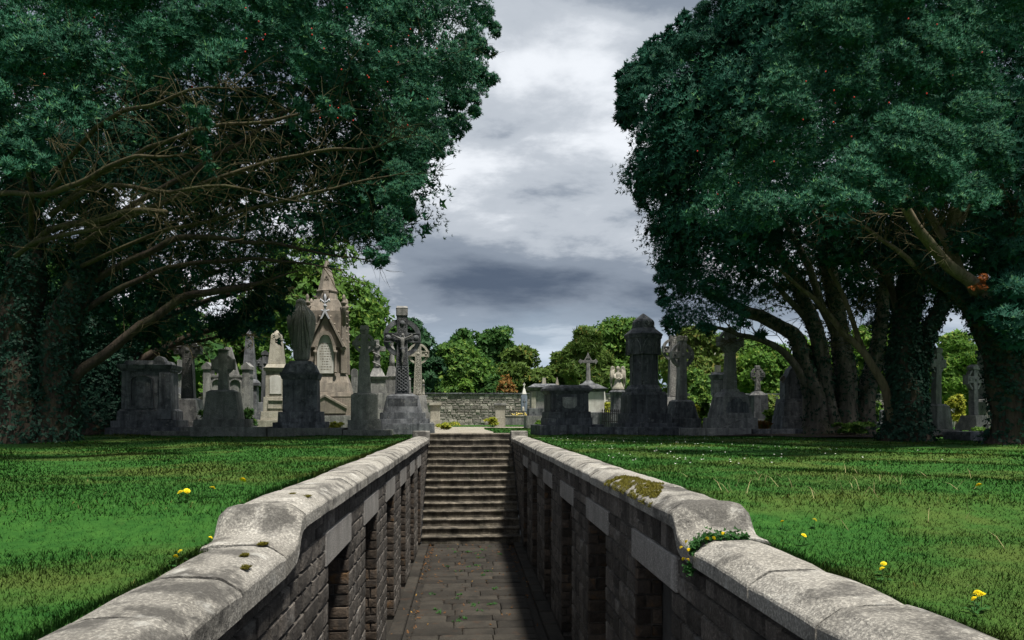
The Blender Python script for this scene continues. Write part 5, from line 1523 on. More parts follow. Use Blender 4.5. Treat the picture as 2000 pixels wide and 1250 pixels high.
# front gable with niche
yf = -33*s
mb = MB()
for sg in (-1, 1): mb.prism([(sg*1.5*s, m.z(618)), (sg*32*s, m.z(681)), (sg*38*s, m.z(681)), (0, m.z(610)), (0, m.z(618))], yf - 5*s, yf + 6*s)
m.mesh('gable_coping', 'brown', mb, 0.008)
mb = MB(); mb.prism([(-31*s, m.z(681)), (31*s, m.z(681)), (0, m.z(620))], yf, yf + 14*s); m.mesh('gable', 'brown', mb)
def ogive(w, yb, ysp, yt, n=8):
    pts = [(-w, m.z(yb)), (w, m.z(yb)), (w, m.z(ysp))]
    h = m.z(yt) - m.z(ysp)
    for i in range(1, n):
        t = i/n; pts.append((w*math.cos(t*math.pi/2)**0.75*(1 - 0.08*math.sin(t*math.pi)), m.z(ysp) + h*math.sin(t*math.pi/2)**1.25))
    pts.append((0, m.z(yt)))
    return pts + [(-x, z_) for x, z_ in pts[2:-1][::-1]]
mb = MB(); mb.prism(ogive(15.5*s, 731, 690, 658), yf - 1.5*s, yf + 3*s); m.mesh('inscribed_panel', 'white', mb)
oo = ogive(15.5*s, 731, 690, 658)[2:]; oi_ = ogive(20*s, 731, 690, 651)[2:]
mb = MB()
for i in range(len(oo) - 1): mb.prism([oo[i], oo[i+1], oi_[i+1], oi_[i]], yf - 6*s, yf + 2*s)
m.mesh('arch_moulding', 'brown', mb)
m.text_lines('brown', 24, 726, 672, 34.5, 11, 0, 5, 0.0)
for sg in (-1, 1):
    mb = MB(); mb.lathe([(3*s, m.z(731)), (3*s, m.z(728)), (2*s, m.z(726)), (2*s, m.z(695)), (3.2*s, m.z(692)), (3.8*s, m.z(688))], 10, sg*18.5*s, yf - 3.5*s); m.mesh('colonnette', 'brown', mb)
    m.blk('buttress', 'brown', 12, 11, 731, 680, 12, 11, sg*34, -28); m.blk('buttress', 'brown', 11, 8, 680, 640, 10, 8, sg*34, -27)
    m.blk('buttress', 'brown', 12, 9, 731, 636, 12, 9, sg*34, 26)
    mb = MB(); mb.ball((sg*34*s, -31*s, m.z(682)), 5*s, 8, 6, 1.3, 1, 0.7); mb.ball((sg*31*s, -33*s, m.z(684)), 3.5*s, 8, 5); m.mesh('carved_capital', 'brown', mb)
    for yy in (-27, 26):
        mb = MB(); cx_p, cy_p = sg*34*s, yy*s
        mb.lathe([(5*s, m.z(640)), (4.4*s, m.z(606)), (5.2*s, m.z(604)), (3*s, m.z(602)), (3*s, m.z(599)), (5.6*s, m.z(597)), (5.6*s, m.z(594)), (2.2*s, m.z(592)), (3.6*s, m.z(588)), (3*s, m.z(583)), (0.6*s, m.z(579))], 8, cx_p, cy_p); m.mesh('pinnacle', 'brown', mb)
        mb = MB()
        for y_ in (666, 651, 636, 622): mb.ball((cx_p + sg*5*s, cy_p, m.z(y_)), 2.2*s, 6, 4)
        m.mesh('crocket', 'brown', mb)
    mb = MB()
    for t in (0.18, 0.4, 0.62, 0.84): mb.ball((sg*(4 + 33*t)*s, yf - 2*s, m.z(611 + 66*t)), 2.2*s, 6, 4)
    m.mesh('crocket', 'brown', mb)
# fleur finial, pale
mb = MB()
for sg in (-1, 1): mb.prism([(0, m.z(608)), (sg*9*s, m.z(628)), (sg*6*s, m.z(628)), (0, m.z(616))], yf - 7*s, yf - 1*s)
mb.lathe([(2.2*s, m.z(616)), (2.0*s, m.z(606)), (3.6*s, m.z(604)), (3.6*s, m.z(602)), (1.6*s, m.z(600)), (1.9*s, m.z(592)), (2.8*s, m.z(586)), (0.5*s, m.z(580))], 8, 0, yf - 4*s)
for sg in (-1, 1):
    mb.tube([(0, yf - 4*s, m.z(598)), (sg*4*s, yf - 4*s, m.z(595)), (sg*8*s, yf - 4*s, m.z(591)), (sg*9*s, yf - 4*s, m.z(596))], [1.8*s, 2*s, 2.4*s, 1*s], 6)
    mb.tube([(0, yf - 4*s, m.z(614)), (sg*4*s, yf - 4*s, m.z(612)), (sg*8*s, yf - 4*s, m.z(611))], [1.2*s, 1.4*s, 1*s], 6)
m.mesh('finial', 'lead', mb)
m.blk('rear_cross', 'brown', 5, 3, 600, 573, 4, None, -21, 20); m.blk('rear_cross', 'brown', 14, 14, 579, 575, 3.6, None, -21, 20)

# ---- dark wheel cross with pierced disc
m = Mon('celtic_cross', 'slim dark cross with pierced disc head on a square block beside the spire monument', 'cross', 711, 22.6, 10)
m.stack('green', [(62, 62, 842, 820, 'plinth'), (50, 50, 820, 771, 'base'), (46, 40, 771, 768, 'base_top')], dr=0.9)
s = m.s; m.blk('shaft', 'green', 26, 19, 768, 693, 15, 12); m.blk('top', 'green', 14, 17, 653, 645, 12); m.blk('capstone', 'green', 19, 15, 645, 636, 15)
mb = MB(); zc = m.z(671); ro = 20*s; n = 28
# disc as four webs round the pierced holes
mb.prism([(-8*s, m.z(695)), (8*s, m.z(695)), (7*s, m.z(653)), (-7*s, m.z(653))], -6*s, 6*s)
mb.prism([(-23*s, zc - 5*s), (23*s, zc - 5*s), (23*s, zc + 5*s), (-23*s, zc + 5*s)], -5.6*s, 5.6*s)
mb.ring(0, zc, ro, 13.5*s, -5*s, 5*s, n); mb.ring(0, zc, 9*s, 1*s, -5.3*s, 5.3*s, n)
m.mesh('pierced_disc', 'green', mb, 0.008)
kerb('low kerb below the pierced-disc cross', 669, 762, 21.9, 840, 'green', 1.0, 1)

m = Mon('headstone', 'small rounded grey headstone behind the pierced-disc cross', 'headstone', 693, 31, 0)
m.blk('slab', 'grey', 13, 13, 832, 732, 5); m.panel('grey', 13, 736, 720, -1, 0.5, 0, 0.08, 'rounded_top')
m = Mon('draped_cross', 'carved cross wound with a stone cloth on a corniced pedestal', 'cross', 737, 27.5, 12)
m.stack('grey', [(44, 42, 840, 800, 'plinth'), (36, 36, 800, 768, 'pedestal'), (32, 31, 768, 742, 'die'), (36, 40, 742, 736, 'cornice'), (30, 16, 736, 720, 'cap')])
m.blk('shaft', 'grey', 12, 9, 720, 664, 9); m.blk('arms', 'grey', 34, 34, 686, 677, 7)
mb = MB(); s = m.s; mb.tube([(7*s*math.cos(a), -7*s*math.sin(a), m.z(716) + (m.z(668) - m.z(716))*a/16.0) for a in np.linspace(0, 16, 40)], 1.3*s, 5); m.mesh('stone_cloth', 'grey', mb)

# ---- crucifix wheel cross
m = Mon('crucifix_cross', 'very large dark wheel cross carved with a crucified figure and interlace', 'cross', 786, 24.0, 8)
s = m.s
m.stack('dark', [(118, 116, 848, 827, 'plinth'), (100, 98, 827, 818, 'plinth'), (86, 85, 818, 806, 'plinth'), (74, 60, 806, 774, 'base'), (60, 40, 774, 770, 'base_top')], dr=0.8)
m.panel('dark', 56, 802, 779, 27, 0, 0, 0.01)
dep = m.celtic('dark', 770, 617, 660, 71, 28, 20, 18, 37, dep=15, rel=None, cap=(19, 22, 'block'), ringw=0.24, flare=0.04, capmat='grey')
mb = MB(); z0, z1 = m.z(764), m.z(716); y_ = -dep/2 - 0.012
def strap(pts, r=0.016):
    mb.tube([(x, y_, z_) for x, z_ in pts], r, 4)
for k in range(4):
    for ph in (0, math.pi):
        N_ = 40
        strap([(((k - 1.5)*4.2 + 3.4*math.sin(ph + t*0.62 + k*1.6))*s, z0 + (z1 - z0)*t/N_) for t in range(N_ + 1)])
m.mesh('interlace', 'dark', mb)
mb = MB(); mb.prism([(-9.5*s, m.z(714)), (9.5*s, m.z(714)), (8*s, m.z(672)), (8*s, m.z(622)), (-8*s, m.z(622)), (-8*s, m.z(672))], -dep/2 - 0.01, -dep/2 + 0.02)
mb.prism([(-33*s, m.z(667)), (33*s, m.z(667)), (33*s, m.z(653)), (-33*s, m.z(653))], -dep/2 - 0.008, -dep/2 + 0.02)
m.mesh('carved_panel', 'darkrel', mb)
mb = MB()
for x, y in ((-27, 660), (27, 660), (0, 632)): mb.ball((x*s, -dep/2 - 0.005, m.z(y)), 5.2*s, 12, 6, 1, 0.5, 1)
m.mesh('boss', 'dark', mb)
# the carved figure: one body, arms stretched along the cross arms, knees bent
yb_ = -dep/2 - 0.06
mb = MB()
body = [(0, 712, 1.4), (-0.8, 706, 1.8), (0, 699, 2.0), (1.3, 692, 2.6), (0.6, 686, 3.4), (0, 682, 4.0), (-0.3, 676, 3.3), (0, 670, 3.9), (0, 664, 4.4), (0, 661, 2.4), (0.4, 659, 1.6), (0.8, 657.5, 2.4), (1.0, 655, 2.8), (0.8, 652.5, 1.6)]
mb.tube([(x*s, yb_ - (0.03 if 684 < y < 696 else 0), m.z(y)) for x, y, r in body], [r*s for x, y, r in body], 10)
for sg in (-1, 1):
    mb.tube([(0, yb_, m.z(664)), (sg*5*s, yb_, m.z(662)), (sg*12*s, yb_, m.z(659)), (sg*18*s, yb_, m.z(655.5)), (sg*20.5*s, yb_, m.z(655))], [2.6*s, 2.0*s, 1.5*s, 1.2*s, 0.8*s], 8)
fg = m.mesh('carved_figure', 'grey', mb)
mb = MB(); mb.lathe([(3.6*s, m.z(688)), (4.6*s, m.z(684)), (4.3*s, m.z(680))], 10, 0, yb_); m.mesh('loincloth', 'dark', mb, parent=fg)
m = Mon('celtic_cross', 'pale granite wheel cross close behind the crucifix cross', 'cross', 815, 28.5, 10)
m.stack('grey', [(60, 58, 842, 824, 'plinth'), (46, 44, 824, 806, 'plinth'), (38, 30, 806, 773, 'base')], dr=0.9)
m.celtic('pale', 773, 672, 691, 42, 17, 11.5, 11, 20.5, rel='palerel', ringw=0.2)
m = Mon('statue_pedestal', 'slender grey statue on a pedestal half hidden by the crucifix cross', 'statue', 765, 29, 0)
m.stack('grey', [(26, 25, 840, 742, 'pedestal'), (25, 29, 742, 735, 'cornice'), (20, 12, 735, 716, 'cap')])
mb = MB(); s = m.s; mb.lathe([(5*s, m.z(718)), (5.5*s, m.z(705)), (4.5*s, m.z(692)), (5.5*s, m.z(682)), (3*s, m.z(677)), (2*s, m.z(675)), (3*s, m.z(671)), (1*s, m.z(666))], 12); m.mesh('figure', 'grey', mb)
m = Mon('memorial_column', 'small pale column with dark bands right of the pale wheel cross', 'column', 828, 33, 0)
m.stack('grey', [(18, 17, 834, 800, 'plinth'), (13, 12, 800, 776, 'die'), (15, 15, 776, 772, 'cornice')])
mb = MB(); s = m.s; mb.lathe([(3.4*s, m.z(772)), (2.2*s, m.z(769)), (1.9*s, m.z(748)), (2.6*s, m.z(747)), (2.2*s, m.z(744)), (0.6*s, m.z(741))], 10); m.mesh('shaft', 'pale', mb)
mb = MB(); mb.lathe([(2.5*s, m.z(754)), (2.5*s, m.z(751))], 10); m.mesh('band', 'dark', mb)
m = Mon('memorial_column', 'thin grey pinnacle just left of the pale wheel cross shaft', 'column', 800, 34, 0)
m.blk('plinth', 'grey', 14, 12, 832, 768); m.blk('shaft', 'grey', 6, 4, 768, 742); m.blk('tip', 'grey', 5.5, 0.5, 742, 735)
m = Mon('chest_tomb', 'small pale chest tomb with a flat lid left of the stair head', 'tomb', 848, 34, 12)
m.stack('pale', [(24, 24, 834, 820, 'plinth'), (19, 19, 820, 792, 'chest'), (24, 24, 792, 787, 'lid')], dr=1.5)

# ---- centre
m = Mon('stone_pier', 'pale stone pier with a flat cap standing alone by the gravel path', 'pier', 976, 38, 0)
m.stack('pale', [(21, 21, 836, 815, 'base'), (18.5, 18, 815, 794, 'shaft'), (21, 24, 794, 790, 'cap', 'grey'), (23, 23, 790, 788, 'cap', 'grey')])
m = Mon('headstone', 'blue-grey pointed headstone with a small pale cross on top', 'headstone', 1023, 42, 14)
s = m.s
mb = MB(); mb.prism([(-6*s, m.z(826)), (6*s, m.z(826)), (6*s, m.z(775)), (3*s, m.z(767)), (-3*s, m.z(767)), (-6*s, m.z(775))], -2.5*s, 2.5*s); m.mesh('slab', 'blue', mb, 0.01)
m.blk('pointed_top', 'white', 9, 2, 770, 757, 6); m.blk('cross_shaft', 'white', 1.8, 1.6, 757, 748); m.blk('cross_arms', 'white', 5, 5, 752.5, 750.5, 1.4)
mb = MB(); mb.box(-0.7*s, 0.7*s, -2.5*s - .02, 0, m.z(806), m.z(778)); mb.box(-3*s, 3*s, -2.5*s - .018, 0, m.z(785), m.z(783.2)); m.mesh('cut_cross', 'dark', mb)
m = Mon('railed_grave', 'low kerbed grave with black rail, two pale urns and gold ornaments', 'grave', 1010, 40, 0)
s = m.s
m.blk('kerb', 'grey', 48, 48, 830, 813, 30); m.blk('kerb_cap', 'pale', 50, 50, 813, 811.5, 32)
mb = MB()
for k in range(9):
    x = (-16 + 4*k)*s; mb.box(x - 0.012, x + 0.012, -15.3*s - .012, -15.3*s + .012, m.z(811.5), m.z(804))
mb.box(-18*s, 18*s, -15.3*s - .016, -15.3*s + .016, m.z(804.5), m.z(803.4)); m.mesh('railing', 'iron', mb)
rr = random.Random(2); mb = MB()
for k in range(26):
    x = rr.uniform(-12, 17)*s; z_ = m.z(rr.uniform(806, 811)); mb.ball((x, -15.6*s, z_), rr.uniform(0.025, 0.05), 6, 4, 1, 0.4, 1)
m.mesh('gold_ornament', 'gold', mb)
for x in (-13.5, 10.5):
    mb = MB(); mb.lathe([(1.2*s, m.z(811.5)), (2.2*s, m.z(808)), (2.6*s, m.z(802)), (2.9*s, m.z(801)), (2.0*s, m.z(799)), (2.4*s, m.z(797)), (0.4*s, m.z(794))], 10, x*s, -13*s); m.mesh('urn', 'pale', mb)
m = Mon('chest_tomb', 'weathered pale chest tomb with heavy domed lid, left behind the black chest tomb', 'tomb', 1062, 33, 0)
m.stack('dark', [(74, 74, 836, 812, 'plinth', 'grey'), (62, 62, 812, 798, 'plinth'), (52, 52, 798, 764, 'chest', 'grey')], dr=0.8)
m.stack('dark', [(58, 72, 764, 757, 'lid'), (66, 40, 757, 750, 'lid_dome'), (8, 6, 750, 738, 'finial', 'pale')], dr=0.8)
for x in (-22, 22): m.blk('pilaster', 'pale', 9, 8, 798, 765, 4, None, x, -21)
m.blk('finial_small', 'brown', 7, 1, 752, 736, 7, None, 27, 8)
m = Mon('chest_tomb', 'black stone chest tomb with thick moulded slab lid, right of the stair head', 'tomb', 1106, 23.2, 6)
s = m.s
m.stack('black', [(124, 124, 850, 829, 'plinth'), (88, 87, 829, 816, 'plinth'), (84, 82, 816, 804, 'base'), (76, 75, 804, 770, 'chest'), (76, 84, 770, 764, 'moulding'), (88, 88, 764, 759, 'lid'), (86, 74, 759, 753, 'lid')], dr=0.75)
for x in (-32, 32): m.blk('pilaster', 'black', 9, 9, 804, 769, 5, None, x, -27)
mb = MB(); mb.prism([(x*s, m.z(y)) for x, y in ((-14, 776), (14, 776), (14, 792), (9, 797), (0, 798), (-9, 797), (-14, 792))], -28.5*s - 0.03, -27*s); m.mesh('shield_panel', 'grey', mb, 0.01)
kerb('dark kerb beneath the black chest tomb and the octagonal monument', 1150, 1344, 22.3, 834, 'black', 2.0, 2)
m = Mon('chest_tomb', 'pale chest tomb topped by a tall foliate cross, behind the black chest tomb', 'tomb', 1150, 29, 0)
s = m.s
m.stack('dark', [(64, 64, 836, 806, 'plinth'), (54, 54, 806, 766, 'chest', 'white'), (56, 70, 766, 760, 'lid'), (66, 30, 760, 750, 'lid_dome'), (24, 10, 750, 743, 'lid_dome')], dr=0.8)
m.blk('cross_shaft', 'grey', 8.5, 6, 743, 700, 6); m.blk('cross_arms', 'grey', 30, 30, 709, 704, 5)
mb = MB(); mb.prism([(x*s, m.z(y)) for x, y in ((-9, 706), (0, 691), (9, 706), (6, 706), (0, 696), (-6, 706))], -2.6*s, 2.6*s); mb.prism([(x*s, m.z(y)) for x, y in ((-4, 700), (0, 688), (4, 700))], -3.3*s, 3.3*s)
for x in (-15, 15): mb.prism([((x - 4)*s, m.z(706)), (x*s, m.z(711)), ((x + 4)*s, m.z(706)), (x*s, m.z(701))], -3*s, 3*s)
m.mesh('cross_gablets', 'grey', mb)
m = Mon('obelisk', 'small pale obelisk seen between the pale chest tomb and the angel', 'obelisk', 1178, 37, 0)
m.blk('base', 'white', 16, 15, 832, 800); m.blk('shaft', 'white', 12, 5, 800, 760); m.blk('tip', 'white', 5, 0.5, 760, 756)
m = Mon('angel_monument', 'stone angel with raised wings bowed over a round pedestal', 'statue', 1207, 28, 0)
s = m.s
m.stack('grey', [(42, 42, 840, 806, 'plinth', 'dark')])
mb = MB(); mb.lathe([(16*s, m.z(806)), (15*s, m.z(803)), (14.5*s, m.z(772)), (15*s, m.z(770)), (17.5*s, m.z(767)), (17.5*s, m.z(765)), (14*s, m.z(763))], 20); m.mesh('round_pedestal', 'dark', mb)
mb = MB(); mb.lathe([(12*s, m.z(763)), (12.5*s, m.z(759)), (10*s, m.z(755)), (7.5*s, m.z(748)), (6*s, m.z(740)), (6.5*s, m.z(733)), (6*s, m.z(729)), (2.5*s, m.z(726)), (3.6*s, m.z(722)), (3.8*s, m.z(719)), (2*s, m.z(715.5)), (0.3*s, m.z(715))], 18, sy=0.85)
for sg in (-1, 1): mb.tube([(sg*6*s, -1*s, m.z(731)), (sg*7.5*s, -4*s, m.z(738)), (sg*3*s, -7*s, m.z(741)), (0, -7*s, m.z(738))], [2*s, 1.8*s, 1.5*s, 1.2*s], 8)
m.mesh('angel_body', 'pale', mb)
for sg in (-1, 1):
    mb = MB()
    ol = [(5, 722), (7, 716), (11, 714.5), (14, 717), (15.5, 726), (16, 740), (15, 752), (12.5, 759), (11, 754), (10, 745), (8, 736), (5.5, 730)]
    mb.prism([(sg*x*s, m.z(y)) for x, y in ol], 0.5*s, 3.2*s); m.mesh('wing', 'pale', mb, 0.02)
    mb = MB()
    for k in range(4): mb.tube([(sg*(8 + 1.8*k)*s, 0.3*s, m.z(721 + k)), (sg*(9.2 + 1.7*k)*s, 0.0, m.z(737)), (sg*(10.5 + 1.3*k)*s, 0.3*s, m.z(749 + (k % 2)*3))], [0.7*s, 0.9*s, 0.4*s], 5)
    m.mesh('wing_feathers', 'pale', mb)
m = Mon('grave_railing', 'low black iron grave railing with spearheads below the angel', 'railing', 1193, 26.2, 0)
s = m.s; mb = MB()
for k in range(10):
    x = (-17 + 4*k)*s; mb.box(x - .012, x + .012, -.012, .012, -0.1, m.z(803)); mb.prism([(x - .03, m.z(803)), (x + .03, m.z(803)), (x, m.z(798))], -.01, .01)
m.mesh('bars', 'iron', mb); mb = MB(); mb.box(-18*s, 20*s, -.018, .018, m.z(809), m.z(807.5)); mb.box(-18*s, 20*s, -.018, .018, m.z(824), m.z(822.5)); m.mesh('rails', 'iron', mb)

# ---- octagonal monument
m = Mon('octagonal_monument', 'tall black octagonal gothic monument with arcaded top and domed cap', 'monument', 1257, 23.6, 4)
s = m.s
m.stack('black', [(106, 106, 840, 826, 'plinth'), (82, 82, 826, 808, 'plinth'), (72, 71, 808, 772, 'base'), (70, 66, 772, 766, 'base_moulding')])
def octo(rows, name, mat='black', bev=0.008):
    mb = MB(); mb.lathe([(r*s/math.cos(math.pi/8), m.z(y)) for r, y in rows], 8, smooth=False, rot=math.pi/8); return m.mesh(name, mat, mb, bev)
octo([(33, 766), (33, 761), (29, 756), (27.5, 753)], 'moulding')
octo([(24.5, 753), (24.5, 672)], 'shaft')
octo([(31, 694), (31.5, 664), (33.5, 661), (33.5, 657)], 'arcade')
octo([(34.5, 657), (35, 654), (21.5, 642), (22, 640)], 'roof')
octo([(20, 641), (20, 630), (18, 626), (3, 613.5), (0.6, 612)], 'cap', 'dark')
for k in range(8):
    a = math.pi/4*k - math.pi/2; ca, sa = math.cos(a), math.sin(a)
    if sa > 0.3: continue
    def onface(r, u, z_): return (r*s*ca - u*s*sa, r*s*sa + u*s*ca, z_)
    # edge shafts, arcade arches, cap roundels
    mb = MB(); q = onface(25.2, 10.2, 0); mb.lathe([(1.5*s, m.z(753)), (1.3*s, m.z(692)), (2*s, m.z(690))], 8, q[0], q[1]); m.mesh('corner_shaft', 'dark', mb)
    mb = MB()
    pts = [(-11, 690), (-10.5, 680), (-7, 671), (0, 661), (7, 671), (10.5, 680), (11, 690)]
    mb.tube([onface(31.4, u, m.z(y)) for u, y in pts], 1.0*s, 5)
    mb.tube([onface(31.2, u, m.z(y)) for u, y in [(-8, 692), (-6.5, 682), (0, 674), (6.5, 682), (8, 692)]], 0.8*s, 5)
    mb.tube([onface(31.5, 0, m.z(664)), onface(32.0, 0, m.z(657))], 0.9*s, 5)
    mb.ball(onface(31.2, -11.8, m.z(692)), 2.2*s, 8, 5); m.mesh('arch', 'dark', mb)
    mb = MB(); mb.tube([onface(20.2, 5*math.cos(t), m.z(633.5) + 5*s*math.sin(t)) for t in np.linspace(0, 6.283, 17)], 1.0*s, 5); mb.ball(onface(19.8, 0, m.z(633.5)), 2.4*s, 8, 5); m.mesh('roundel', 'dark', mb)
mb = MB(); yf = -24.5*s - 0.02
mb.box(-1.4*s, 1.4*s, yf - .02, yf + .03, m.z(745), m.z(697)); mb.box(-5*s, 5*s, yf - .018, yf + .03, m.z(710), m.z(706)); mb.box(-4*s, 4*s, yf - .01, yf + .03, m.z(748), m.z(744)); m.mesh('raised_cross', 'dark', mb, 0.004)

# ---- right of the octagon
m = Mon('celtic_cross', 'tall grey wheel cross with pale cap plate, in front of its twin', 'cross', 1330, 24.5, 12)
m.stack('dark', [(62, 60, 838, 817, 'plinth'), (54, 38, 817, 785, 'base'), (40, 28, 785, 781, 'base_top', 'grey')], dr=0.8)
m.celtic('grey', 781, 666, 694, 48, 20, 14.5, 13, 24, dep=12, cap=(10, 16, 'block'), ringw=0.25, border=False, boss=True, capmat='pale')
m = Mon('celtic_cross', 'grey interlaced wheel cross standing behind another right of the octagonal monument', 'cross', 1313, 27.0, 10)
m.stack('grey', [(56, 54, 838, 812, 'plinth'), (42, 32, 812, 776, 'base')], dr=0.8)
m.celtic('grey', 776, 655, 683, 44, 18, 14, 12, 22, rel='greyrel', ringw=0.22)
m = Mon('celtic_cross', 'massive grey cross with curved arms on a bell-shaped base with arched black panel', 'cross', 1426, 22.9, 14)
s = m.s
m.stack('grey', [(84, 82, 842, 816, 'plinth'), (70, 54, 816, 776, 'base'), (56, 40, 776, 766, 'base_top'), (30, 26, 766, 760, 'shaft_foot')], dr=0.75)
mb = MB(); mb.prism([(x*s, m.z(y)) for x, y in ((-27, 812), (27, 812), (23, 790), (19, 785), (13, 786), (9, 780), (0, 777), (-9, 780), (-13, 786), (-19, 785), (-23, 790))], -26*s, -20*s)
o = m.mesh('arched_panel', 'dark', mb, 0.01); o.location.y = 0.02
m.blk('shaft', 'greyrel', 24, 18, 760, 684, 14, 12); m.blk('head_shaft', 'grey', 20, 20, 684, 640, 12)
mb = MB(); mb.prism([(x*s, m.z(y)) for x, y in ((-9, 690), (0, 686), (9, 690), (17, 680), (27, 676), (27, 658), (18, 661), (12, 668), (8, 660), (-8, 660), (-12, 668), (-18, 661), (-27, 658), (-27, 676), (-17, 680))], -7.5*s, 7.5*s); m.mesh('curved_arms', 'grey', mb, 0.012)
for q in range(4):
    mb = MB(); mb.ring(0, m.z(667), 24*s, 20*s, -4*s, 4*s, 7, math.pi/2*q + 0.45, math.pi/2*(q+1) - 0.45)
    m.mesh('ring_segment', 'grey', mb)
mb = MB(); mb.ball((0, -7.5*s, m.z(668)), 5*s, 12, 6, 1, .5, 1); m.mesh('boss', 'grey', mb)
mb = MB(); mb.prism([(-40*s, m.z(840)), (34*s, m.z(840)), (34*s, m.z(833)), (-2*s, m.z(820)), (-40*s, m.z(833))], -42*s, -34*s); o = m.mesh('gabled_step', 'grey', mb, 0.01)
kerb('pale grey kerb slabs before the massive curved-arm cross', 1333, 1468, 21.9, 836, 'grey', 0.5, 3)
kerb('dark low kerb between the curved-arm cross and the right yew trunk', 1470, 1582, 22.1, 838, 'dark', 1.5, 1)
m = Mon('headstone', 'dark headstone topped by a plain pale cross, behind the curved-arm cross', 'headstone', 1402, 29, 0)
m.stack('dark', [(34, 33, 838, 800, 'base'), (24, 23, 800, 742, 'slab'), (24, 32, 742, 732, 'cap'), (30, 12, 732, 727, 'cap')], dr=0.6)
m.blk('cross_shaft', 'pale', 10, 9.5, 727, 714, 8); m.blk('cross_arms', 'grey', 26, 26, 734, 727, 7)
m = Mon('headstone', 'small white headstone half hidden by a shrub left of the curved-arm cross', 'headstone', 1389, 33, 0)
m.blk('base', 'grey', 14, 13, 832, 804, 7); m.blk('slab', 'white', 9, 8, 804, 782, 4); m.blk('top', 'white', 8, 3, 782, 776, 4)
m = Mon('celtic_cross', 'small slender wheel cross on a dark square pedestal, left of the right yew trunk', 'cross', 1479, 26.5, 8)
m.stack('dark', [(42, 42, 838, 818, 'plinth', 'grey'), (36, 35, 818, 804, 'plinth'), (30, 29, 804, 772, 'pedestal'), (28, 12, 772, 764, 'base_top', 'grey')])
m.celtic('grey', 764, 722, 732, 29, 10.5, 8, 8, 14, cap=(8, 9, 'block'), rel='greyrel', ringw=0.28)
m = Mon('pedestal_tomb', 'dark greenish pedestal monument with a trefoil finial against the right yew trunk', 'tomb', 1548, 23.8, 0)
s = m.s
m.stack('dark', [(66, 60, 842, 812, 'base'), (58, 52, 812, 786, 'base'), (52, 50, 786, 779, 'moulding')], dr=0.8)
mb = MB(); mb.prism([(x*s, m.z(y)) for x, y in ((-21, 779), (21, 779), (21, 745), (10, 722), (0, 712), (-10, 722), (-21, 745))], -12*s, 12*s); m.mesh('gabled_slab', 'dark', mb, 0.012)
mb = MB()
for x, y in ((-22, 737), (-26, 741), (-18, 741), (-22, 745)): mb.ball((x*s, -6*s, m.z(y)), 3.6*s, 8, 6, 1, .7, 1)
m.mesh('trefoil_finial', 'brown', mb)

# ---- between and beyond the right-hand trunks
m = Mon('leaning_slab', 'grey grave slab leaning over between the right yew trunks', 'headstone', 1684, 27, 0)
s = m.s; mb = MB(); mb.prism([(x*s, m.z(y)) for x, y in ((-22, 832), (14, 832), (-6, 796), (-14, 790), (-18, 794))], -6*s, 6*s); m.mesh('slab', 'grey', mb, 0.012)
m = Mon('broken_column', 'white marble base with a thin broken column between the right yew trunks', 'column', 1697, 31, 0)
m.stack('white', [(20, 19, 832, 820, 'base'), (15, 13, 820, 812, 'base'), (12, 6, 812, 800, 'base_top')]); m.blk('column', 'brown', 6, 4.5, 800, 757, 5, None, -3)
m = Mon('headstone', 'small blue-black headstone left of the ivy-covered trunk', 'headstone', 1725, 29, 6)
m.blk('base', 'dark', 24, 22, 836, 824, 14); m.blk('slab', 'dark', 14, 13, 824, 804, 7); m.blk('top', 'dark', 12, 8, 804, 800, 6)
m = Mon('plain_cross', 'stone cross whose arm shows beside the ivy-covered trunk', 'cross', 1748, 26, 0)
m.blk('shaft', 'grey', 12, 9, 838, 700, 8); m.blk('arms', 'grey', 42, 42, 727, 716, 7)
m = Mon('celtic_cross', 'tall green-grey wheel cross with gabled cap right of the ivy-covered trunk', 'cross', 1828, 21.8, 22)
m.stack('green', [(56, 54, 854, 838, 'plinth'), (48, 38, 838, 794, 'base'), (40, 26, 794, 789, 'base_top')], dr=0.8)
m.celtic('green', 789, 689, 710, 46, 18, 15, 15, 20, dep=11, cap=(10, 19, 'block'), border=False, boss=False, ringw=0.2)
m = Mon('celtic_cross', 'rustic cross with gabled arm ends and wheel, standing on a rough tapered block', 'cross', 1902, 20.6, 24)
m.stack('green', [(54, 36, 840, 811, 'base')], dr=0.8)
m.celtic('grey', 811, 722, 742, 54, 15, 13, 13, 21, dep=11, cap=(10, 22, 'gable'), border=False, boss=True, ringw=0.2, flare=0.5)
m = Mon('pedestal_column', 'dark square column on a broad block behind the rustic cross', 'column', 1930, 23, 4)
m.stack('green', [(46, 46, 848, 786, 'base'), (48, 44, 786, 780, 'base_top', 'grey'), (28, 24, 780, 690, 'column'), (30, 30, 690, 684, 'cap')])
m = Mon('ledger_slab', 'dark flat ledger slab lying on the grass at right', 'grave slab', 1910, 17.2, 0)
m.stack('dark', [(88, 88, 866, 850, 'base'), (92, 88, 850, 843, 'slab')], dr=0.9)
kerb('short grey kerb stones at the foot of the tall green-grey wheel cross', 1800, 1880, 20.6, 839, 'green', 1.2, 2)
m = Mon('small_cross', 'tiny pale cross far off between the two rightmost crosses', 'cross', 1857, 40, 0)
m.blk('base', 'grey', 10, 7, 832, 792); m.blk('shaft', 'pale', 3.4, 2.8, 792, 778); m.blk('arms', 'pale', 8, 8, 784.5, 781.5, 2.4)
m = Mon('headstone', 'tiny gabled pale headstone right of the tiny far cross', 'headstone', 1867, 38, 0)
m.blk('slab', 'pale', 10, 10, 834, 794, 5); m.blk('gable', 'pale', 10, 1, 794, 787, 5)
m = Mon('headstone', 'small grey stone low between the left yew trunks', 'headstone', 130, 27, 0)
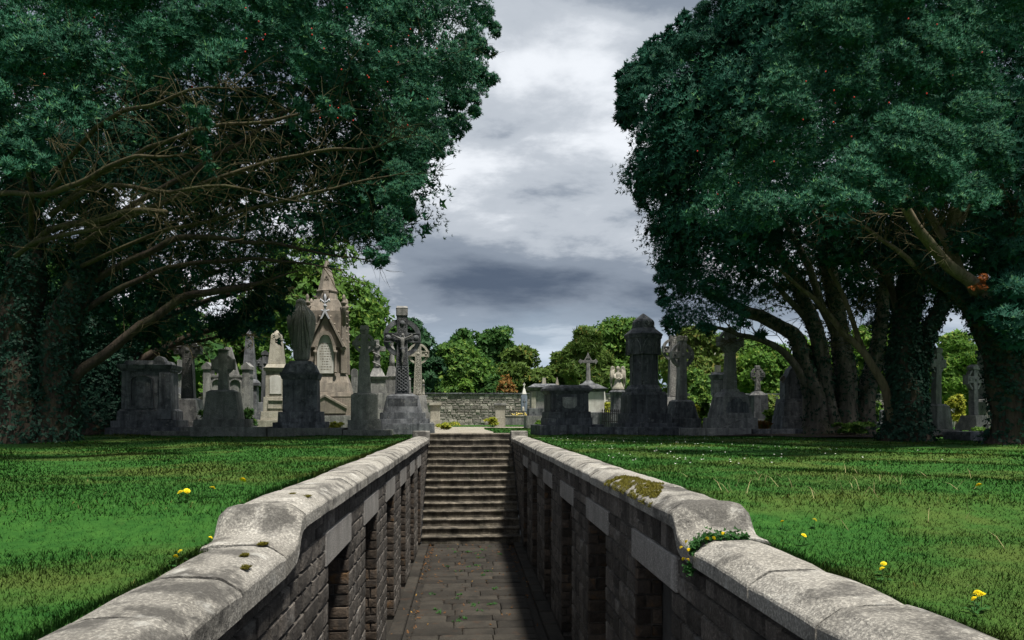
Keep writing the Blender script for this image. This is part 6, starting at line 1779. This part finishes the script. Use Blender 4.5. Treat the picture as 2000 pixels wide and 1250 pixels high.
m.blk('base', 'grey', 34, 34, 842, 832, 14); m.blk('slab', 'grey', 22, 20, 832, 822, 8)

# ------------------------------------------------------------------ shrubs and flowers
def shrub(label, px, Y, top, half, c, seed, leaf=0.12, n=900, base=0.0, name='shrub', cat='shrub'):
    g = np.random.default_rng(seed); b = P(px, 814, Y); s_ = (Y*CT + b.x*ST)/FPX
    H = max(0.15, ZC + (814 - top)*s_); hw = half*s_
    root = empty(name, (b.x, Y, 0)); tag(root, label, cat)
    k = 12
    cc = np.stack([g.normal(0, 0.42, k)*hw, g.normal(0, 0.3, k)*hw, g.uniform(0.25, 0.85, k)*H], 1)
    idx = g.integers(0, k, n); d = sph(n); d[:, 2] = np.abs(d[:, 2])*0.9 - 0.1
    p = cc[idx] + d*np.array([[hw*0.45, hw*0.45, H*0.22]])*g.uniform(0.5, 1.1, (n, 1)); p[:, 2] = np.clip(p[:, 2], 0.02, H)
    a = nrm(d + np.array([[0, -0.2, 0.6]]) + g.normal(0, 0.3, (n, 3)))
    v, nn = rosettes(p, a, np.full(n, leaf)*g.uniform(0.7, 1.3, n), 3, 0.32, 0.4, 0.55)
    o = mesh_obj('foliage', tri_mesh('foliage', [v], [nn], c), root); tag(o, None, None, None, 'stuff')
    mb = MB()
    for i in range(5): mb.tube([(0, 0, -0.05), tuple(cc[i]*0.5), tuple(cc[i])], [0.02, 0.014, 0.006], 4)
    mb.build('stems', M['barkfar'], root)
    return root
shrub('bright green bush growing over the boundary wall left of centre', 905, 51.5, 742, 26, LM['bright'], 1, 0.22, 1500)
shrub('yellow-green tuft at the foot of the lone stone pier', 962, 37, 816, 10, LM['yellow'], 2, 0.14, 300)
shrub('dry yellow tuft by the gravel path left of the stair head', 872, 30, 826, 14, LM['yellow'], 3, 0.12, 260)
shrub('yellow flowering shrub beside the small pale obelisk', 1181, 32, 786, 14, LM['yellow'], 4, 0.12, 700)
shrub('leafy young shrub left of the curved-arm cross', 1368, 27, 768, 24, LM['mid'], 5, 0.13, 1500)
shrub('yellow-flowered shrub at the foot of the tall grey cross', 1352, 25.5, 790, 12, LM['yellow'], 6, 0.10, 500)
shrub('slender green sapling behind the curved-arm cross', 1372, 36, 715, 34, LM['mid'], 7, 0.18, 1800)
shrub('small green plant right of the small slender cross', 1508, 25, 790, 12, LM['bright'], 8, 0.11, 500)
shrub('dry orange grass tuft below the small slender cross', 1488, 24, 824, 16, LM['rust'], 9, 0.12, 400)
shrub('dark glossy bush right of the squat wheel cross', 484, 23.8, 795, 18, LM['dark'], 10, 0.12, 800)
shrub('dark low bush beside the grey wheel cross base', 400, 24.6, 800, 8, LM['dark'], 11, 0.11, 300)
shrub('yellow-green bush between the two rightmost crosses', 1866, 27, 770, 18, LM['yellow'], 12, 0.12, 1100)
shrub('light green bush between the right yew trunks', 1712, 33, 785, 12, LM['bright'], 13, 0.13, 600)
shrub('low green weeds at the foot of the right yew trunks', 1668, 21.0, 826, 26, LM['mid'], 14, 0.10, 700)
shrub('pale twiggy shrub behind the small slender cross', 1515, 34, 762, 26, LM['birch'], 15, 0.14, 900)
shrub('bright hedge top seen behind the left wheel cross', 396, 52, 750, 30, LM['bright'], 16, 0.25, 1200)
shrub('green ivy tuft on the ledger slab', 1925, 18.2, 836, 18, LM['mid'], 17, 0.08, 400)
shrub('yellow grass tuft at the foot of the gothic spire monument', 652, 23.6, 824, 12, LM['yellow'], 18, 0.08, 260)
shrub('white-flowered low plant left of the black chest tomb', 1054, 25.5, 822, 9, LM['bright'], 19, 0.09, 260)
shrub('rust-leaved small tree behind the boundary wall at centre', 985, 56, 728, 24, LM['rust'], 20, 0.26, 500, name='small_tree', cat='tree')

# dandelions in the lawn
def dandelion_meshes():
    mb = MB()
    for ring_, (r, z_, n) in enumerate(((0.021, 0.0, 16), (0.016, 0.005, 13), (0.010, 0.009, 9), (0.004, 0.011, 5))):
        for i in range(n):
            a = 2*math.pi*i/n + ring_*0.3; c, s_ = math.cos(a), math.sin(a); w_ = 0.0035
            mb.add([(0, 0, z_ + 0.002), (c*r*0.8 - s_*w_, s_*r*0.8 + c*w_, z_ + 0.003), (c*r, s_*r, z_ + 0.001), (c*r*0.8 + s_*w_, s_*r*0.8 - c*w_, z_ + 0.003)], [(0, 3, 2, 1)])
    return mb.mesh('flower_head', M['dandelion'])
DH = dandelion_meshes()
def dandelion(px, py, label, group, big=1.0, seed=0):
    rr = random.Random(seed)
    # where the sight line meets the lawn, a little short of it because the head stands above the grass
    a, b, v = ray(px, py); hgt = 0.035 + 0.032*big
    Y = 6.0
    for _ in range(30):
        x = a/b*Y; zz_ = float(lawn_z(x, Y)) + hgt
        Y = (zz_ - ZC)/v*b
    x = a/b*Y; g = float(lawn_z(x, Y))
    root = empty('dandelion', (x, Y, g)); tag(root, label, 'flower', group)
    h = mesh_obj('flower_head', DH, root); h.location = (0, 0, hgt); h.scale = (big*1.15,)*3
    h.rotation_euler = (rr.uniform(0.3, 0.7), rr.uniform(-0.3, 0.3), rr.random()*6)
    mb = MB(); mb.tube([(0.004, 0.006, -0.01), (0.002, 0.002, hgt*0.5), (0, 0, hgt)], 0.0018, 5); mb.build('stem', M['stem'], root)
    lf = MB()
    for i in range(5):
        an = rr.random()*6.28; c, s_ = math.cos(an), math.sin(an); l = 0.05*rr.uniform(0.7, 1.2)
        lf.add([(0, 0, 0.004), (c*l*0.6 - s_*0.009, s_*l*0.6 + c*0.009, 0.018), (c*l, s_*l, 0.012), (c*l*0.6 + s_*0.009, s_*l*0.6 - c*0.009, 0.018)], [(0, 1, 2, 3)])
    lf.build('leaf_rosette', M['weed'], root)
for i, (px, py, big, lab) in enumerate([
    (474, 938, 1.25, 'single yellow dandelion standing furthest back in the left lawn'),
    (353, 1011, 1.0, 'left of the close pair of yellow dandelions in the left lawn'),
    (365, 1008, 1.0, 'right of the close pair of yellow dandelions in the left lawn'),
    (415, 1001, 1.0, 'yellow dandelion right against the raised end of the left coping'),
    (411, 1050, 0.55, 'small yellow flower at the foot of the left coping ramp'),
    (352, 1077, 0.6, 'upper of two small yellow flowers beside the lower left coping'),
    (343, 1087, 0.6, 'lower of two small yellow flowers beside the lower left coping'),
    (1912, 952, 1.1, 'yellow dandelion far back at the right side of the right lawn'),
    (1591, 1016, 0.7, 'yellow flower in the right lawn, rightmost of the few behind the coping end'),
    (1570, 1046, 0.7, 'yellow flower in the right lawn just behind the lower coping'),
    (1528, 1019, 0.6, 'yellow flower in the right lawn nearest the raised coping end'),
    (1726, 1101, 0.6, 'upper yellow flower at the grass edge of the lower right coping'),
    (1723, 1111, 0.6, 'lower yellow flower at the grass edge of the lower right coping'),
    (1909, 1158, 0.7, 'uppermost of the yellow flowers near the bottom right corner'),
    (1917, 1162, 0.7, 'rightmost of the yellow flowers near the bottom right corner'),
    (1903, 1170, 0.6, 'lowest of the yellow flowers near the bottom right corner')]):
    dandelion(px, py, lab, 'yellow flowers in the lawn', big, i)

# white daisies and clover in the right lawn
rr = random.Random(8); mb = MB()
for _ in range(130):
    y = rr.uniform(8.0, 19.0); x = 1.9 + abs(rr.gauss(0, 1))*2.2*(0.4 + y/18)
    g = float(lawn_z(x, y)) + 0.045; r = rr.uniform(0.010, 0.017)
    mb.add([(x + r*math.cos(k*1.047), y + r*math.sin(k*1.047), g + 0.004*(k % 2)) for k in range(6)], [(0, 1, 2, 3, 4, 5)])
tag(mb.build('daisies', M['daisy']), 'white daisies sprinkled over the right lawn', 'flowers', None, 'stuff')

# dry seed stalks in the right lawn
mb = MB()
for _ in range(70):
    x = rr.gauss(3.5, 1.0); y = rr.gauss(5.8, 0.9)
    if x < 1.8: continue
    g = float(lawn_z(x, y)); h = rr.uniform(0.05, 0.11); lx, ly = rr.gauss(0, 0.05), rr.gauss(0, 0.05)
    mb.add([(x - 0.0016, y, g), (x + 0.0016, y, g), (x + lx*0.6 + 0.0014, y + ly*0.6, g + h*0.7), (x + lx*0.6 - 0.0014, y + ly*0.6, g + h*0.7), (x + lx*1.3, y + ly*1.3, g + h)], [(0, 1, 2, 3), (3, 2, 4)])
M['straw'] = plain('dry_straw', (0.38, 0.33, 0.16), 0.8)
tag(mb.build('dry_stalks', M['straw']), 'thin dry grass stalks standing in the right lawn', 'grass', None, 'stuff')

# moss on the right coping
def coping_point(side, Y, o_):
    s_ = -1 if side == 'left' else 1
    xc_ = CL if s_ < 0 else CR
    za = (-0.035 if s_ < 0 else -0.012) if Y > 4.4 else (-0.205 if s_ < 0 else -0.165)
    z_ = float(np.interp(o_, [0, 0.006, 0.022, 0.055, 0.088, 0.125, 0.2, 0.4], [-0.03, -0.008, 0.008, 0.034, 0.053, 0.064, 0.067, 0.064]))
    return xc_ + s_*o_, Y, za + z_
g = np.random.default_rng(5); pts = []
while len(pts) < 5200:
    Y = g.uniform(4.75, 6.35); o_ = g.uniform(0.0, 0.27)
    lim = 0.24*math.sin(math.pi*np.clip((Y - 4.75)/1.6, 0, 1))**0.6
    q = mnoise.noise(Vector((Y*5.0, o_*11.0, 2.0))) + 0.6*mnoise.noise(Vector((Y*13.0, o_*25.0, 7.0)))
    if o_ < lim*(0.85 + 0.5*q) and q > -0.22: pts.append(coping_point('right', Y, o_))
p = np.array(pts); a = nrm(np.tile(np.array([[-0.6, -0.25, 0.8]]), (len(p), 1)) + g.normal(0, 0.35, (len(p), 3)))
v, nn = rosettes(p, a, g.uniform(0.010, 0.024, len(p)), 4, 0.22, 0.6, 0.6)
o = mesh_obj('moss_patch', tri_mesh('moss_patch', [v], [nn], M['moss'])); tag(o, 'thick olive moss patch on the right coping', 'moss')
for i, (px, Y, o_, r_, lab) in enumerate([(603, 5.0, 0.10, 0.03, 'largest moss tuft on the raised left coping'), (585, 5.05, 0.2, 0.014, 'tiny moss tuft left of the largest one on the left coping'), (520, 3.55, 0.07, 0.022, 'moss tuft near the inner edge of the lower left coping'), (480, 3.75, 0.13, 0.014, 'tiny moss tuft on the middle of the lower left coping'), (518, 4.08, 0.13, 0.022, 'moss tuft in the joint below the left coping ramp')]):
    c = np.array(coping_point('left', Y, o_)); n = 200
    q = np.concatenate([np.clip(g.normal(0, 0.7, (n, 2)), -1.2, 1.2)*r_*np.array([[0.8, 1.3]]), np.zeros((n, 1))], 1) + c
    v, nn = rosettes(q, nrm(np.tile([[0, 0, 1.0]], (n, 1)) + g.normal(0, .3, (n, 3))), g.uniform(.010, .018, n), 4, .25, .6, .6)
    tag(mesh_obj('moss_tuft', tri_mesh('moss_tuft', [v], [nn], M['moss'])), lab, 'moss', 'small moss tufts on the left coping')

# yellow wildflowers growing in the joint below the right coping ramp
wr = empty('wildflower_plant', (1.30, 3.88, -0.17)); tag(wr, 'yellow wildflowers growing in the joint below the right coping ramp', 'flowers')
n = 480
tt = g.random(n); q = np.stack([-0.085 + 0.34*tt**1.5 + g.normal(0, 0.012, n), g.normal(0, 0.022, n)*(1.3 - tt), -0.07 + 0.13*np.clip(tt*2.2, 0, 1) + np.abs(g.normal(0, 0.022, n)) - 0.07*(tt < 0.15)], 1)
v, nn = rosettes(q, nrm(np.tile([[-0.3, -0.5, 0.8]], (n, 1)) + g.normal(0, .4, (n, 3))), g.uniform(.010, .022, n), 4, .35, .5, .5)
tag(mesh_obj('foliage', tri_mesh('foliage', [v], [nn], M['weed']), wr), None, None, None, 'stuff')
for px, py in ((1331, 1070), (1341, 1058), (1345, 1074), (1335, 1092), (1343, 1094), (1394, 1051), (1381, 1052), (1412, 1042)):
    pt = P(px, py, 3.84) - Vector((1.30, 3.88, -0.17))
    h = mesh_obj('flower', DH, wr); h.location = pt; h.scale = (0.55, 0.55, 0.8); h.rotation_euler = (rr.uniform(0.5, 1.2), rr.uniform(-0.5, 0.5), rr.random()*6)

# weeds and fallen leaves in the passage
n = 200
p = np.stack([g.normal(0.15, 0.5, n), 16.3 - np.abs(g.normal(0, 3.0, n)), np.full(n, ZF + 0.005)], 1)
cen = g.integers(0, 26, n); cp = np.stack([g.uniform(-0.6, 0.8, 26), g.uniform(10, 16.2, 26), np.full(26, ZF + 0.005)], 1)
p = cp[cen] + np.concatenate([g.normal(0, 0.035, (n, 2)), np.zeros((n, 1))], 1)
v, nn = rosettes(p, nrm(np.tile([[0, 0, 1.0]], (n, 1)) + g.normal(0, .3, (n, 3))), g.uniform(.02, .045, n), 5, .18, .6, .5)
tag(mesh_obj('weeds', tri_mesh('weeds', [v], [nn], M['weed'])), 'small green weeds growing in the paving joints', 'weeds', None, 'stuff')
n = 420
side = g.random(n) < 0.65
x = np.where(side, -0.80 + g.normal(0, 0.10, n), 1.02 + g.normal(0, 0.07, n)); x = np.where(g.random(n) < 0.55, g.uniform(-0.9, 1.1, n), x)
p = np.stack([np.clip(x, -1.0, 1.24), 16.4 - np.abs(g.normal(0, 3.2, n)), np.full(n, ZF + 0.012)], 1)
v, nn = rosettes(p, nrm(np.tile([[0, 0, 1.0]], (n, 1)) + g.normal(0, .5, (n, 3))), g.uniform(.02, .045, n), 2, .4, .1, .4)
tag(mesh_obj('fallen_leaves', tri_mesh('fallen_leaves', [v], [nn], M['litter'])), 'brown fallen leaves along the passage gutters', 'leaves', None, 'stuff')
